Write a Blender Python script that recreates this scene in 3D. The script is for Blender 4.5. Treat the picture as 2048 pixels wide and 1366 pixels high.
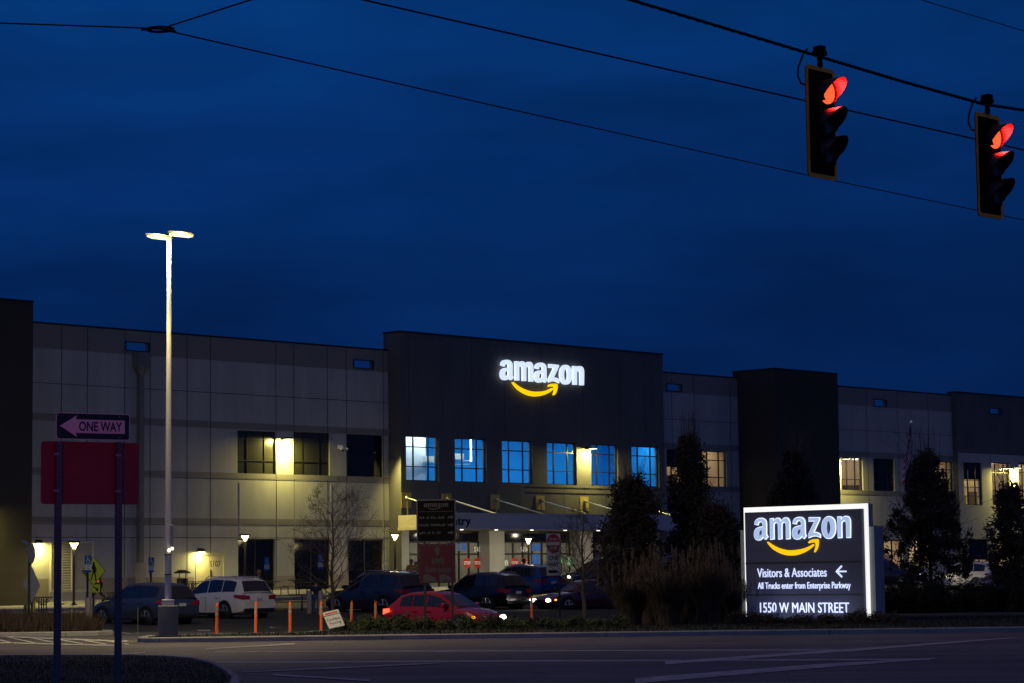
import bpy, bmesh, math, random
from mathutils import Vector, Matrix, noise
R = math.radians
rnd = random.Random(7)
for o in list(bpy.data.objects): bpy.data.objects.remove(o)
S = bpy.context.scene
COL = S.collection

# ------------------------------------------------------------------ camera
F = 4836.0                      # focal length in photo pixels (2048 wide)
HCAM = 1.75
PITCH = math.atan((1150 - 683) / F)
ROLL = 0.0125
fw = Vector((0, math.cos(PITCH), math.sin(PITCH)))
up0 = Vector((0, -math.sin(PITCH), math.cos(PITCH)))
rt0 = Vector((1, 0, 0))
rt = rt0 * math.cos(ROLL) - up0 * math.sin(ROLL)
up = up0 * math.cos(ROLL) + rt0 * math.sin(ROLL)
cam_d = bpy.data.cameras.new('camera'); cam = bpy.data.objects.new('camera', cam_d); COL.objects.link(cam)
m = Matrix((rt, up, -fw)).transposed().to_4x4(); m.translation = Vector((0, 0, HCAM))
cam.matrix_world = m
cam_d.sensor_width = 36.0; cam_d.lens = F / 2048 * 36.0
cam_d.clip_start = 0.1; cam_d.clip_end = 3000
S.camera = cam
S.view_settings.view_transform = 'Standard'; S.view_settings.look = 'None'
S.view_settings.exposure = 0.0; S.view_settings.gamma = 1.0
S.cycles.max_bounces = 6; S.cycles.transparent_max_bounces = 12
S.cycles.sample_clamp_indirect = 3.0
S.cycles.use_light_tree = True

# ------------------------------------------------------------------ dusk sky (the only sky light; the sun is down)
wd = bpy.data.worlds.new("World"); S.world = wd; wd.use_nodes = True
wn = wd.node_tree; wn.nodes.clear()
def wnode(t, **k):
    n = wn.nodes.new(t)
    for a, b in k.items(): setattr(n, a, b)
    return n
tc = wnode('ShaderNodeTexCoord'); sx = wnode('ShaderNodeSeparateXYZ')
wn.links.new(tc.outputs['Generated'], sx.inputs[0])
ramp = wnode('ShaderNodeValToRGB'); cr = ramp.color_ramp
stops = [(0.0, (0.0012, 0.0125, 0.066)), (0.10, (0.0012, 0.0155, 0.083)), (0.17, (0.0012, 0.020, 0.106)),
         (0.235, (0.0013, 0.031, 0.15)), (0.40, (0.012, 0.040, 0.15)), (0.6, (0.075, 0.052, 0.085)), (1.0, (0.095, 0.058, 0.078))]
cr.elements[0].position = stops[0][0]; cr.elements[0].color = stops[0][1] + (1,)
cr.elements[1].position = stops[-1][0]; cr.elements[1].color = stops[-1][1] + (1,)
for p, c in stops[1:-1]:
    e = cr.elements.new(p); e.color = c + (1,)
wn.links.new(sx.outputs['Z'], ramp.inputs[0])
# faint soft cloud streaks
mp = wnode('ShaderNodeMapping'); mp.inputs['Scale'].default_value = (2.2, 2.2, 9.0)
ns = wnode('ShaderNodeTexNoise'); ns.inputs['Scale'].default_value = 3.0; ns.inputs['Detail'].default_value = 5.0; ns.inputs['Roughness'].default_value = 0.5
wn.links.new(tc.outputs['Generated'], mp.inputs[0]); wn.links.new(mp.outputs[0], ns.inputs['Vector'])
mr = wnode('ShaderNodeMapRange'); mr.inputs['From Min'].default_value = 0.3; mr.inputs['From Max'].default_value = 0.7
mr.inputs['To Min'].default_value = 0.74; mr.inputs['To Max'].default_value = 1.22
wn.links.new(ns.outputs['Fac'], mr.inputs['Value'])
# west (behind and left of the viewer) still holds the last greyer light
wx = wnode('ShaderNodeMapRange'); wx.inputs['From Min'].default_value = 0.30; wx.inputs['From Max'].default_value = -0.25
wx.inputs['To Min'].default_value = 0.88; wx.inputs['To Max'].default_value = 1.25
wn.links.new(sx.outputs['X'], wx.inputs['Value'])
mu = wnode('ShaderNodeMath', operation='MULTIPLY'); wn.links.new(mr.outputs[0], mu.inputs[0]); wn.links.new(wx.outputs[0], mu.inputs[1])
mx = wnode('ShaderNodeVectorMath', operation='SCALE'); wn.links.new(ramp.outputs['Color'], mx.inputs[0]); wn.links.new(mu.outputs[0], mx.inputs['Scale'])
back = wnode('ShaderNodeMapRange'); back.inputs['From Min'].default_value = 0.35; back.inputs['From Max'].default_value = -0.8
back.inputs['To Min'].default_value = 0.0; back.inputs['To Max'].default_value = 1.0
wn.links.new(sx.outputs['Y'], back.inputs['Value'])
mixb = wnode('ShaderNodeMix', data_type='RGBA'); mixb.inputs['B'].default_value = (0.030, 0.062, 0.215, 1)
wn.links.new(back.outputs[0], mixb.inputs['Factor']); wn.links.new(mx.outputs[0], mixb.inputs['A'])
bg = wnode('ShaderNodeBackground'); wo = wnode('ShaderNodeOutputWorld'); bg.inputs['Strength'].default_value = 1.0
wn.links.new(mixb.outputs['Result'], bg.inputs['Color']); wn.links.new(bg.outputs[0], wo.inputs[0])

# ------------------------------------------------------------------ geometry of the site
def ray(px, py): return (fw + rt * ((px - 1024) / F) + up * ((683 - py) / F))
CAM = Vector((0, 0, HCAM))
def at(px, py, Y):
    d = ray(px, py); return CAM + d * (Y / d.y)
def hor(px): return 1150 + 0.0125 * (1024 - px)
O = at(420, 1157.5, 127.0); O.z = 0
dv = ray(5700, hor(5700)); dv.z = 0; dv.normalize()
U = dv.copy(); N = Vector((U.y, -U.x, 0))          # along the wall / out of the wall towards the street
THW = math.atan2(U.y, U.x)
def to_wall(P):
    D = P - O; return D.dot(U), D.dot(N), P.z
def bw(px, py, off=0.0):
    """pixel -> (s, z) on the vertical plane standing off metres in front of the wall"""
    d = ray(px, py); t = (off - (CAM - O).dot(N)) / d.dot(N); P = CAM + d * t
    return (P - O).dot(U), P.z
def L2W(s, n, z): return O + U * s + N * n + Vector((0, 0, z))
def sm(t): t = max(0, min(1, t)); return t * t * (3 - 2 * t)
def gz(X, Y):
    D = Vector((X, Y, 0)) - O; n = D.dot(N); s = D.dot(U)
    A = 0.5 + 0.5 * max(0, min(1, (s + 12) / 14))
    z = A * sm(1 - n / 30.0)
    z -= 0.22 * math.exp(-(((X + 2.4) / 5.0) ** 2 + ((Y - 81) / 4.0) ** 2))
    return z
def gp(px, py, dz=0.0):
    d = ray(px, py); t = 8.0; d = d / d.y
    while t < 260:
        P = CAM + d * t
        if P.z <= gz(P.x, P.y) + dz: break
        t += .5
    lo, hi = t - .5, t
    for _ in range(14):
        m_ = (lo + hi) / 2; P = CAM + d * m_
        if P.z <= gz(P.x, P.y) + dz: hi = m_
        else: lo = m_
    P = CAM + d * hi; P.z = gz(P.x, P.y); return P

# ------------------------------------------------------------------ materials
MATS = {}
def mat(name, col, rough=0.7, metal=0.0, emis=None, estr=0.0, var=0.12, vscale=3.0, bump=0.0, bscale=40.0, coat=0.0, spec=0.5, stretch=None):
    if name in MATS: return MATS[name]
    mt = bpy.data.materials.new(name); mt.use_nodes = True; nt = mt.node_tree; b = nt.nodes['Principled BSDF']
    b.inputs['Roughness'].default_value = rough; b.inputs['Metallic'].default_value = metal
    b.inputs['Specular IOR Level'].default_value = spec
    b.inputs['Coat Weight'].default_value = coat; b.inputs['Coat Roughness'].default_value = 0.05
    if emis:
        b.inputs['Emission Color'].default_value = tuple(emis) + (1,); b.inputs['Emission Strength'].default_value = estr
    if var > 0 or bump > 0:
        t = nt.nodes.new('ShaderNodeTexCoord'); mp = nt.nodes.new('ShaderNodeMapping')
        if stretch: mp.inputs['Scale'].default_value = stretch
        nt.links.new(t.outputs['Object'], mp.inputs[0])
    if var > 0:
        n = nt.nodes.new('ShaderNodeTexNoise'); n.inputs['Scale'].default_value = vscale; n.inputs['Detail'].default_value = 6; n.inputs['Roughness'].default_value = 0.65
        nt.links.new(mp.outputs[0], n.inputs['Vector'])
        r = nt.nodes.new('ShaderNodeMapRange'); r.inputs['From Min'].default_value = 0.3; r.inputs['From Max'].default_value = 0.7
        r.inputs['To Min'].default_value = 1 - var; r.inputs['To Max'].default_value = 1 + var
        nt.links.new(n.outputs['Fac'], r.inputs['Value'])
        v = nt.nodes.new('ShaderNodeVectorMath'); v.operation = 'SCALE'; v.inputs[0].default_value = col
        nt.links.new(r.outputs[0], v.inputs['Scale']); nt.links.new(v.outputs[0], b.inputs['Base Color'])
    else: b.inputs['Base Color'].default_value = tuple(col) + (1,)
    if bump > 0:
        n2 = nt.nodes.new('ShaderNodeTexNoise'); n2.inputs['Scale'].default_value = bscale; n2.inputs['Detail'].default_value = 4
        nt.links.new(mp.outputs[0], n2.inputs['Vector'])
        bp = nt.nodes.new('ShaderNodeBump'); bp.inputs['Strength'].default_value = bump; bp.inputs['Distance'].default_value = 0.02
        nt.links.new(n2.outputs['Fac'], bp.inputs['Height']); nt.links.new(bp.outputs[0], b.inputs['Normal'])
    MATS[name] = mt; return mt
def asphalt_mat(name, col, streak=True):
    """aged asphalt: aggregate speckle, patches, tyre streaks along the lane, sealed cracks"""
    mt = bpy.data.materials.new(name); mt.use_nodes = True; nt = mt.node_tree; b = nt.nodes['Principled BSDF']; b.inputs['Roughness'].default_value = .7
    t = nt.nodes.new('ShaderNodeTexCoord')
    def noise_(sc, stretch=None, det=6, rough=.6):
        mp = nt.nodes.new('ShaderNodeMapping'); nt.links.new(t.outputs['Object'], mp.inputs[0])
        if stretch: mp.inputs['Scale'].default_value = stretch
        n = nt.nodes.new('ShaderNodeTexNoise'); n.inputs['Scale'].default_value = sc; n.inputs['Detail'].default_value = det; n.inputs['Roughness'].default_value = rough
        nt.links.new(mp.outputs[0], n.inputs['Vector']); return n.outputs['Fac']
    def rng(x, a, b_, c, d):
        r = nt.nodes.new('ShaderNodeMapRange'); r.inputs['From Min'].default_value = a; r.inputs['From Max'].default_value = b_; r.inputs['To Min'].default_value = c; r.inputs['To Max'].default_value = d
        nt.links.new(x, r.inputs['Value']); return r.outputs[0]
    def mul(a, b_):
        m_ = nt.nodes.new('ShaderNodeMath'); m_.operation = 'MULTIPLY'; nt.links.new(a, m_.inputs[0]); nt.links.new(b_, m_.inputs[1]); return m_.outputs[0]
    f = rng(noise_(.22), .35, .65, .72, 1.28)
    f = mul(f, rng(noise_(14, None, 3), .3, .7, .8, 1.2))
    if streak:
        f = mul(f, rng(noise_(1.0, (.035, 1.1, 1)), .38, .62, .70, 1.25)); f = mul(f, rng(noise_(1.0, (.12, 3.5, 1)), .4, .6, .88, 1.1))
    mp = nt.nodes.new('ShaderNodeMapping'); nt.links.new(t.outputs['Object'], mp.inputs[0]); mp.inputs['Scale'].default_value = (.16, .30, 1)
    wv = nt.nodes.new('ShaderNodeTexNoise'); wv.inputs['Scale'].default_value = 1.2; nt.links.new(t.outputs['Object'], wv.inputs['Vector'])
    ad = nt.nodes.new('ShaderNodeVectorMath'); ad.operation = 'MULTIPLY_ADD'; nt.links.new(wv.outputs['Color'], ad.inputs[0]); ad.inputs[1].default_value = (.35, .35, 0); nt.links.new(mp.outputs[0], ad.inputs[2])
    vo = nt.nodes.new('ShaderNodeTexVoronoi'); vo.feature = 'DISTANCE_TO_EDGE'; vo.inputs['Scale'].default_value = 1.0; nt.links.new(ad.outputs[0], vo.inputs['Vector'])
    f = mul(f, rng(vo.outputs['Distance'], .004, .014, .45, 1.0))
    v = nt.nodes.new('ShaderNodeVectorMath'); v.operation = 'SCALE'; v.inputs[0].default_value = col; nt.links.new(f, v.inputs['Scale']); nt.links.new(v.outputs[0], b.inputs['Base Color'])
    bp = nt.nodes.new('ShaderNodeBump'); bp.inputs['Strength'].default_value = .5; bp.inputs['Distance'].default_value = .01; nt.links.new(noise_(60), bp.inputs['Height']); nt.links.new(bp.outputs[0], b.inputs['Normal'])
    MATS[name] = mt; return mt
def glass_mat(name, tint, trans=0.85, rough=0.02):
    if name in MATS: return MATS[name]
    mt = bpy.data.materials.new(name); mt.use_nodes = True; nt = mt.node_tree; nt.nodes.clear()
    o = nt.nodes.new('ShaderNodeOutputMaterial'); mixs = nt.nodes.new('ShaderNodeMixShader')
    tr = nt.nodes.new('ShaderNodeBsdfTransparent'); tr.inputs[0].default_value = tuple(tint) + (1,)
    gl = nt.nodes.new('ShaderNodeBsdfGlossy'); gl.inputs['Roughness'].default_value = rough; gl.inputs[0].default_value = (.8, .85, .9, 1)
    fr = nt.nodes.new('ShaderNodeFresnel'); fr.inputs[0].default_value = 1.5
    nt.links.new(fr.outputs[0], mixs.inputs[0]); nt.links.new(tr.outputs[0], mixs.inputs[1]); nt.links.new(gl.outputs[0], mixs.inputs[2])
    nt.links.new(mixs.outputs[0], o.inputs[0]); MATS[name] = mt; return mt

M = dict(
 asphalt=asphalt_mat('asphalt', (.118, .097, .090)),
 lot=asphalt_mat('lot_asphalt', (.075, .068, .060), False),
 concrete=mat('kerb_concrete', (.30, .28, .25), .85, var=.22, vscale=1.2, bump=.4),
 pavement=mat('pavement', (.28, .26, .23), .85, var=.15, vscale=.6, bump=.2),
 soil=mat('soil', (.035, .027, .018), .95, var=.3, vscale=2, bump=.8),
 turf=mat('turf', (.030, .032, .015), .95, var=.35, vscale=1.5, bump=1.0, bscale=30),
 blade=mat('grass_blade', (.030, .030, .014), .9, var=.4, vscale=.7),
 drygrass=mat('dry_grass', (.052, .031, .018), .9, var=.45, vscale=1.5),
 plume=mat('plume', (.19, .13, .08), .95, var=.3, vscale=3),
 paintline=mat('road_paint', (.40, .37, .34), .8, var=.5, vscale=2.2),
 wall=mat('tilt_wall_paint', (.35, .345, .325), .8, var=.13, vscale=.9, bump=.12, bscale=9, stretch=(1, 1, .16)),
 wallband=mat('band_paint', (.20, .187, .165), .8, var=.06, vscale=.3),
 slate=mat('slate_paint', (.095, .092, .092), .8, var=.16, vscale=.8, bump=.12, bscale=9, stretch=(1, 1, .35)),
 slatelite=mat('slate_line', (.15, .145, .14), .8),
 brown=mat('brown_paint', (.040, .033, .022), .8, var=.08, vscale=.3, bump=.1, bscale=9),
 joint=mat('joint_sealant', (.035, .033, .03), .9, var=0),
 cream=mat('cream_metal', (.62, .55, .40), .6, var=.04),
 fascia=mat('fascia_panel', (.42, .42, .44), .45, var=.04, vscale=.5),
 bronze=mat('bronze_frame', (.018, .016, .014), .4, metal=.3, var=0),
 darkglass=mat('dark_glass', (.006, .006, .007), .08, var=0, spec=.4),
 dimpanel=mat('spandrel_panel', (.03, .032, .022), .35, var=.1),
 white=mat('white_paint', (.75, .75, .75), .5, var=.05),
 black=mat('black_plastic', (.012, .012, .012), .5, var=0),
 galv=mat('galvanised_steel', (.30, .30, .31), .45, metal=.7, var=.15, vscale=6),
 pole=mat('pole_paint', (.52, .50, .50), .5, var=.06),
 polebase=mat('pole_base_concrete', (.17, .165, .16), .9, var=.2, vscale=3, bump=.6),
 letter=mat('lit_letter', (.8, .8, .8), .5, emis=(.72, .84, 1.0), estr=.95, var=0),
 smile=mat('lit_smile', (.9, .6, .02), .5, emis=(1.0, .66, .0), estr=1.0, var=0),
)
blue_glass = glass_mat('clear_pane', (.88, .92, .95))

# ------------------------------------------------------------------ mesh builder
class MB:
    def __init__(s): s.v = []; s.f = []; s.m = []
    def add(s, vs, fs, mi=0):
        k = len(s.v); s.v += [tuple(p) for p in vs]; s.f += [tuple(k + i for i in f) for f in fs]; s.m += [mi] * len(fs); return s
    def box(s, x0, x1, y0, y1, z0, z1, mi=0, T=None):
        vs = [Vector((x, y, z)) for z in (z0, z1) for y in (y0, y1) for x in (x0, x1)]
        if T is not None: vs = [T @ v for v in vs]
        return s.add(vs, [(0, 2, 3, 1), (4, 5, 7, 6), (0, 1, 5, 4), (2, 6, 7, 3), (0, 4, 6, 2), (1, 3, 7, 5)], mi)
    def quad(s, a, b, c, d, mi=0): return s.add([a, b, c, d], [(0, 1, 2, 3)], mi)
    def tube(s, pts, rad, n=8, mi=0, cap=True):
        pts = [Vector(p) for p in pts]
        if not hasattr(rad, '__len__'): rad = [rad] * len(pts)
        k = len(s.v); prev = None
        for i, p in enumerate(pts):
            t = (pts[min(i + 1, len(pts) - 1)] - pts[max(i - 1, 0)])
            if t.length < 1e-9: t = Vector((0, 0, 1))
            t.normalize()
            if prev is None:
                a = t.cross(Vector((0, 0, 1)) if abs(t.z) < .9 else Vector((1, 0, 0))).normalized()
            else:
                a = (prev - t * prev.dot(t));
                a = a.normalized() if a.length > 1e-6 else t.orthogonal().normalized()
            prev = a; b = t.cross(a)
            for j in range(n):
                an = 2 * math.pi * j / n
                q = p + (a * math.cos(an) + b * math.sin(an)) * rad[i]; s.v.append(tuple(q))
        for i in range(len(pts) - 1):
            for j in range(n):
                s.f.append((k + i * n + j, k + i * n + (j + 1) % n, k + (i + 1) * n + (j + 1) % n, k + (i + 1) * n + j)); s.m.append(mi)
        if cap:
            s.f.append(tuple(k + j for j in reversed(range(n)))); s.m.append(mi)
            e = k + (len(pts) - 1) * n; s.f.append(tuple(e + j for j in range(n))); s.m.append(mi)
        return s
    def cyl(s, c, r, h, n=16, mi=0, r2=None):
        c = Vector(c); return s.tube([c, c + Vector((0, 0, h))], [r, r if r2 is None else r2], n, mi)
    def prism(s, pts, y0, y1, mi=0):
        """closed outline in the x-z plane, convex or star-like; y0 = front (towards viewer)"""
        n = len(pts); k = len(s.v)
        s.v += [(p[0], y0, p[1]) for p in pts] + [(p[0], y1, p[1]) for p in pts]
        area = sum(pts[i][0] * pts[(i + 1) % n][1] - pts[(i + 1) % n][0] * pts[i][1] for i in range(n))
        fr = tuple(k + i for i in range(n)); bk = tuple(k + n + i for i in range(n))
        if area < 0: fr = fr[::-1]
        else: bk = bk[::-1]
        s.f += [fr, bk]; s.m += [mi, mi]
        for i in range(n):
            j = (i + 1) % n
            q = (k + i, k + j, k + n + j, k + n + i)
            s.f.append(q if area < 0 else q[::-1]); s.m.append(mi)
        return s
    def stroke(s, pts, w, y0, y1, mi=0, closed=False):
        L = list(pts) + ([pts[0]] if closed else [])
        for a, b in zip(L, L[1:]):
            d = Vector((b[0] - a[0], b[1] - a[1]))
            if d.length < 1e-6: continue
            d.normalize(); nn = Vector((-d.y, d.x)) * w / 2; e = d * w * .25
            s.prism([(a[0] + nn.x - e.x, a[1] + nn.y - e.y), (b[0] + nn.x + e.x, b[1] + nn.y + e.y), (b[0] - nn.x + e.x, b[1] - nn.y + e.y), (a[0] - nn.x - e.x, a[1] - nn.y - e.y)], y0, y1, mi)
        return s
    def disc(s, cx, cz, r, y0, y1, n=20, mi=0, rz=None):
        rz = rz or r
        return s.prism([(cx + r * math.cos(2 * math.pi * i / n), cz + rz * math.sin(2 * math.pi * i / n)) for i in range(n)], y0, y1, mi)
    def ball(s, c, r, n=10, mi=0, sc=(1, 1, 1)):
        k = len(s.v); h = n // 2
        for i in range(h + 1):
            th = math.pi * i / h
            for j in range(n):
                ph = 2 * math.pi * j / n
                s.v.append((c[0] + r * sc[0] * math.sin(th) * math.cos(ph), c[1] + r * sc[1] * math.sin(th) * math.sin(ph), c[2] + r * sc[2] * math.cos(th)))
        for i in range(h):
            for j in range(n):
                s.f.append((k + i * n + j, k + (i + 1) * n + j, k + (i + 1) * n + (j + 1) % n, k + i * n + (j + 1) % n)); s.m.append(mi)
        return s
    def build(s, name, mats, parent=None, smooth=False, bevel=0.0):
        me = bpy.data.meshes.new(name); me.from_pydata(s.v, [], s.f)
        if not isinstance(mats, (list, tuple)): mats = [mats]
        for x in mats: me.materials.append(x)
        me.polygons.foreach_set('material_index', s.m)
        if smooth: me.polygons.foreach_set('use_smooth', [True] * len(s.f))
        me.update(); me.validate()
        if smooth and me.polygons:
            try: me.set_sharp_from_angle(angle=R(38))
            except Exception: pass
        o = bpy.data.objects.new(name, me); COL.objects.link(o)
        if parent: o.parent = parent
        if bevel > 0:
            b = o.modifiers.new('bevel', 'BEVEL'); b.width = bevel; b.segments = 2; b.limit_method = 'ANGLE'
        return o
def tag(o, label=None, cat=None, group=None, kind=None):
    if label: o['label'] = label
    if cat: o['category'] = cat
    if group: o['group'] = group
    if kind: o['kind'] = kind
    return o
def empty(name, loc, rz=0.0, label=None, cat=None, group=None):
    o = bpy.data.objects.new(name, None); COL.objects.link(o); o.location = loc; o.rotation_euler = (0, 0, rz)
    o.empty_display_size = .3
    return tag(o, label, cat, group)
KIDS = {}
def copy_tree(o, parent=None):
    c = o.copy(); COL.objects.link(c); c.parent = parent
    for ch in [x for x in list(COL.objects) if x.parent == o]: copy_tree(ch, c)
    return c
def light(kind, name, loc, power, col, parent=None, size=.2, spot=None, blend=.3, direction=None, size_y=None):
    l = bpy.data.lights.new(name, kind); l.energy = power; l.color = col
    if kind == 'AREA':
        l.size = size
        if size_y: l.shape = 'RECTANGLE'; l.size_y = size_y
        l.spread = spot or math.pi
    else: l.shadow_soft_size = size
    if kind == 'SPOT': l.spot_size = spot; l.spot_blend = blend
    o = bpy.data.objects.new(name, l); COL.objects.link(o); o.location = loc
    d = Vector(direction if direction else (0, 0, -1)).normalized()
    o.rotation_euler = d.to_track_quat('-Z', 'Y').to_euler()
    if parent: o.parent = parent
    return o
# text and outlined shapes -> mesh (vertices in x-z plane, front at -y)
def curve_mesh(cu):
    ob = bpy.data.objects.new('tmp', cu); COL.objects.link(ob)
    dg = bpy.context.evaluated_depsgraph_get(); dg.update()
    me = bpy.data.meshes.new_from_object(ob.evaluated_get(dg))
    vs = [v.co.copy() for v in me.vertices]; fs = [tuple(p.vertices) for p in me.polygons]
    bpy.data.objects.remove(ob); bpy.data.meshes.remove(me)
    return vs, fs
def add_text(mb, body, x0, x1, z0, z1, y, th=.02, bold=0.0, mi=0, res=3, shear=0, spacing=1.0):
    cu = bpy.data.curves.new('txt', 'FONT'); cu.body = body; cu.size = 1; cu.extrude = .1; cu.offset = bold; cu.resolution_u = res
    cu.fill_mode = 'BOTH'; cu.space_character = spacing
    vs, fs = curve_mesh(cu)
    X0 = min(v.x for v in vs); X1 = max(v.x for v in vs); Z0 = min(v.y for v in vs); Z1 = max(v.y for v in vs)
    out = []
    for v in vs:
        out.append((x0 + (v.x - X0) / (X1 - X0) * (x1 - x0), y - (th if v.z > 0 else 0), z0 + (v.y - Z0) / (Z1 - Z0) * (z1 - z0)))
    mb.add(out, fs, mi)
def smooth_outline(pts, sub=5):
    """points with an optional third item 1 = corner; Catmull-Rom between the others"""
    n = len(pts); out = []
    for i in range(n):
        p1, p2 = pts[i], pts[(i + 1) % n]; c1 = len(p1) > 2; c2 = len(p2) > 2
        P1 = Vector(p1[:2]); P2 = Vector(p2[:2])
        P0 = Vector(pts[i - 1][:2]) if not c1 else P1 * 2 - P2
        P3 = Vector(pts[(i + 2) % n][:2]) if not c2 else P2 * 2 - P1
        if c1 and c2: out.append(tuple(P1)); continue
        for k in range(sub):
            t = k / sub
            q = .5 * ((2 * P1) + (P2 - P0) * t + (2 * P0 - 5 * P1 + 4 * P2 - P3) * t * t + (3 * P1 - P0 - 3 * P2 + P3) * t ** 3)
            out.append(tuple(q))
    return out
def shape_mesh(loops, mb, y, th, mi=0, fx=lambda x: x, fz=lambda z: z):
    cu = bpy.data.curves.new('shp', 'CURVE'); cu.dimensions = '2D'; cu.fill_mode = 'BOTH'; cu.extrude = .1
    for L in loops:
        sp = cu.splines.new('POLY'); sp.points.add(len(L) - 1); sp.use_cyclic_u = True
        for i, p in enumerate(L): sp.points[i].co = (p[0], p[1], 0, 1)
    vs, fs = curve_mesh(cu)
    mb.add([(fx(v.x), y - (th if v.z > 0 else 0), fz(v.y)) for v in vs], fs, mi)
# ------------------------------------------------------------------ ground, road, lot, kerbs
def grid(name, x0, x1, y0, y1, step, dz, material, clip=None):
    nx = max(1, int((x1 - x0) / step)); ny = max(1, int((y1 - y0) / step)); vs = []; fs = []
    for j in range(ny + 1):
        for i in range(nx + 1):
            X = x0 + (x1 - x0) * i / nx; Y = y0 + (y1 - y0) * j / ny
            vs.append((X, Y, gz(X, Y) + dz))
    for j in range(ny):
        for i in range(nx):
            a = j * (nx + 1) + i; fs.append((a, a + 1, a + nx + 2, a + nx + 1))
    mb = MB(); mb.add(vs, fs); o = mb.build(name, material); tag(o, kind='structure'); return o
# one ground sheet to the horizon, with a finer middle that follows the rise to the building
gb = MB()
ring = [(-60, -2), (110, -2), (110, 190), (-60, 190)]
big = [(-900, -60), (900, -60), (900, 1500), (-900, 1500)]
vs = [(x, y, gz(x, y) * 0 - .02) for x, y in big]
g = grid('ground', -900, 900, -60, 1500, 30, -.03, M['turf'])
road = grid('road', -150, 150, 4, 67.6, 4, .004, M['asphalt'])
lot = grid('parking_lot', -75, 130, 67.6, 215, 1.6, .004, M['lot'])

def poly_fill(mb, pts, zf, mi=0):
    from mathutils.geometry import tessellate_polygon
    vs = [Vector((p[0], p[1], 0)) for p in pts]; tr = tessellate_polygon([vs])
    fs = []
    for t in tr:
        a, b, c = t
        if (vs[b] - vs[a]).cross(vs[c] - vs[a]).z < 0: t = (a, c, b)
        fs.append(tuple(t))
    mb.add([(p[0], p[1], zf(p[0], p[1])) for p in pts], fs, mi)
def offset_in(pts, d):
    n = len(pts); out = []; area = sum(pts[i][0] * pts[(i + 1) % n][1] - pts[(i + 1) % n][0] * pts[i][1] for i in range(n))
    sg = 1 if area > 0 else -1
    for i in range(n):
        a = Vector(pts[i - 1]); b = Vector(pts[i]); c = Vector(pts[(i + 1) % n])
        d1 = (b - a).normalized(); d2 = (c - b).normalized()
        n1 = Vector((-d1.y, d1.x)) * sg; n2 = Vector((-d2.y, d2.x)) * sg
        nn = (n1 + n2); nn = nn.normalized() if nn.length > 1e-6 else n1
        k = d / max(.5, nn.dot(n1)); out.append((b.x + nn.x * k, b.y + nn.y * k))
    return out
def densify(pts, step=3.0):
    out = []; n = len(pts)
    for i in range(n):
        a = Vector(pts[i]); b = Vector(pts[(i + 1) % n]); k = max(1, int((b - a).length / step))
        for j in range(k): out.append(tuple(a + (b - a) * j / k))
    return out
def kerb_island(kname, fname, pts, topmat, h=.15, w=.17, mound=0.0):
    pts = densify(pts); inn = offset_in(pts, w); n = len(pts); kb = MB()
    inn2 = offset_in(pts, .035)
    for i in range(n):
        j = (i + 1) % n
        def P(p, z): return (p[0], p[1], gz(p[0], p[1]) + z)
        kb.quad(P(pts[i], -.05), P(pts[j], -.05), P(pts[j], h - .03), P(pts[i], h - .03))
        kb.quad(P(pts[i], h - .03), P(pts[j], h - .03), P(inn2[j], h), P(inn2[i], h))
        kb.quad(P(inn2[i], h), P(inn2[j], h), P(inn[j], h), P(inn[i], h))
        kb.quad(P(inn[i], h), P(inn[j], h), P(inn[j], h - .06), P(inn[i], h - .06))
        if i % 2 == 0:   # sawn joint
            a = Vector(pts[i]); b = Vector(pts[j]); d = (b - a).normalized(); o2 = Vector((d.y, -d.x)) * .003
            c = a + d * .02
            kb.quad((a.x + o2.x, a.y + o2.y, gz(*a) - .02), (c.x + o2.x, c.y + o2.y, gz(*a) - .02), (c.x + o2.x, c.y + o2.y, gz(*a) + h - .03), (a.x + o2.x, a.y + o2.y, gz(*a) + h - .03), 1)
    tag(kb.build(kname, [M['concrete'], M['joint']]), kind='structure')
    fm = MB(); poly_fill(fm, inn, lambda x, y: gz(x, y) + h - .025)
    tag(fm.build(fname, topmat), kind='structure')
verge = [(-10.6, 68.3), (-10.35, 67.75), (-9.9, 67.55), (80, 67.55), (80, 100), (20, 100), (6, 90), (2.5, 81), (-.5, 77.6), (-5.2, 77.6), (-5.9, 76.8), (-6.3, 72.2), (-10.2, 71.0), (-10.6, 70.4)]
kerb_island('kerb', 'grass_verge', verge, M['turf'])
bed = [(-75, 77.0), (-14.2, 76.8), (-13.2, 77.1), (-12.9, 78.0), (-13.6, 80.0), (-19, 89), (-75, 89)]
kerb_island('kerb', 'planting_bed', bed, M['soil'])
isl = []
for px, py in [(-400, 1322), (-150, 1322), (120, 1320), (250, 1320), (340, 1322), (400, 1327), (440, 1338), (465, 1352), (482, 1366)]:
    P = gp(px, py); isl.append((P.x, P.y))
isl += [(-3.9, 34), (-2.9, 24), (-2.5, 12), (-20, 12)]
kerb_island('kerb', 'grass_island', isl, M['turf'], h=.12, w=.15)
# pavement along the building
pv = MB(); pts = []
s = -60
def pav_edge(s): return 9.0
K = 90; vs = []; fs = []
for i in range(K + 1):
    s = -45 + 165 * i / K
    for n in (-1.2, 4.0, 9.0, 9.0):
        P = L2W(s, n, 0); low = (n == 9.0 and len(vs) % 4 == 3)
        vs.append((P.x, P.y, gz(P.x, P.y) + (.13 if not low else -.05)))
for i in range(K):
    for j in range(3): a = i * 4 + j; fs.append((a, a + 1, a + 5, a + 4))
pv.add(vs, fs); tag(pv.build('pavement', M['pavement']), kind='structure')

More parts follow.
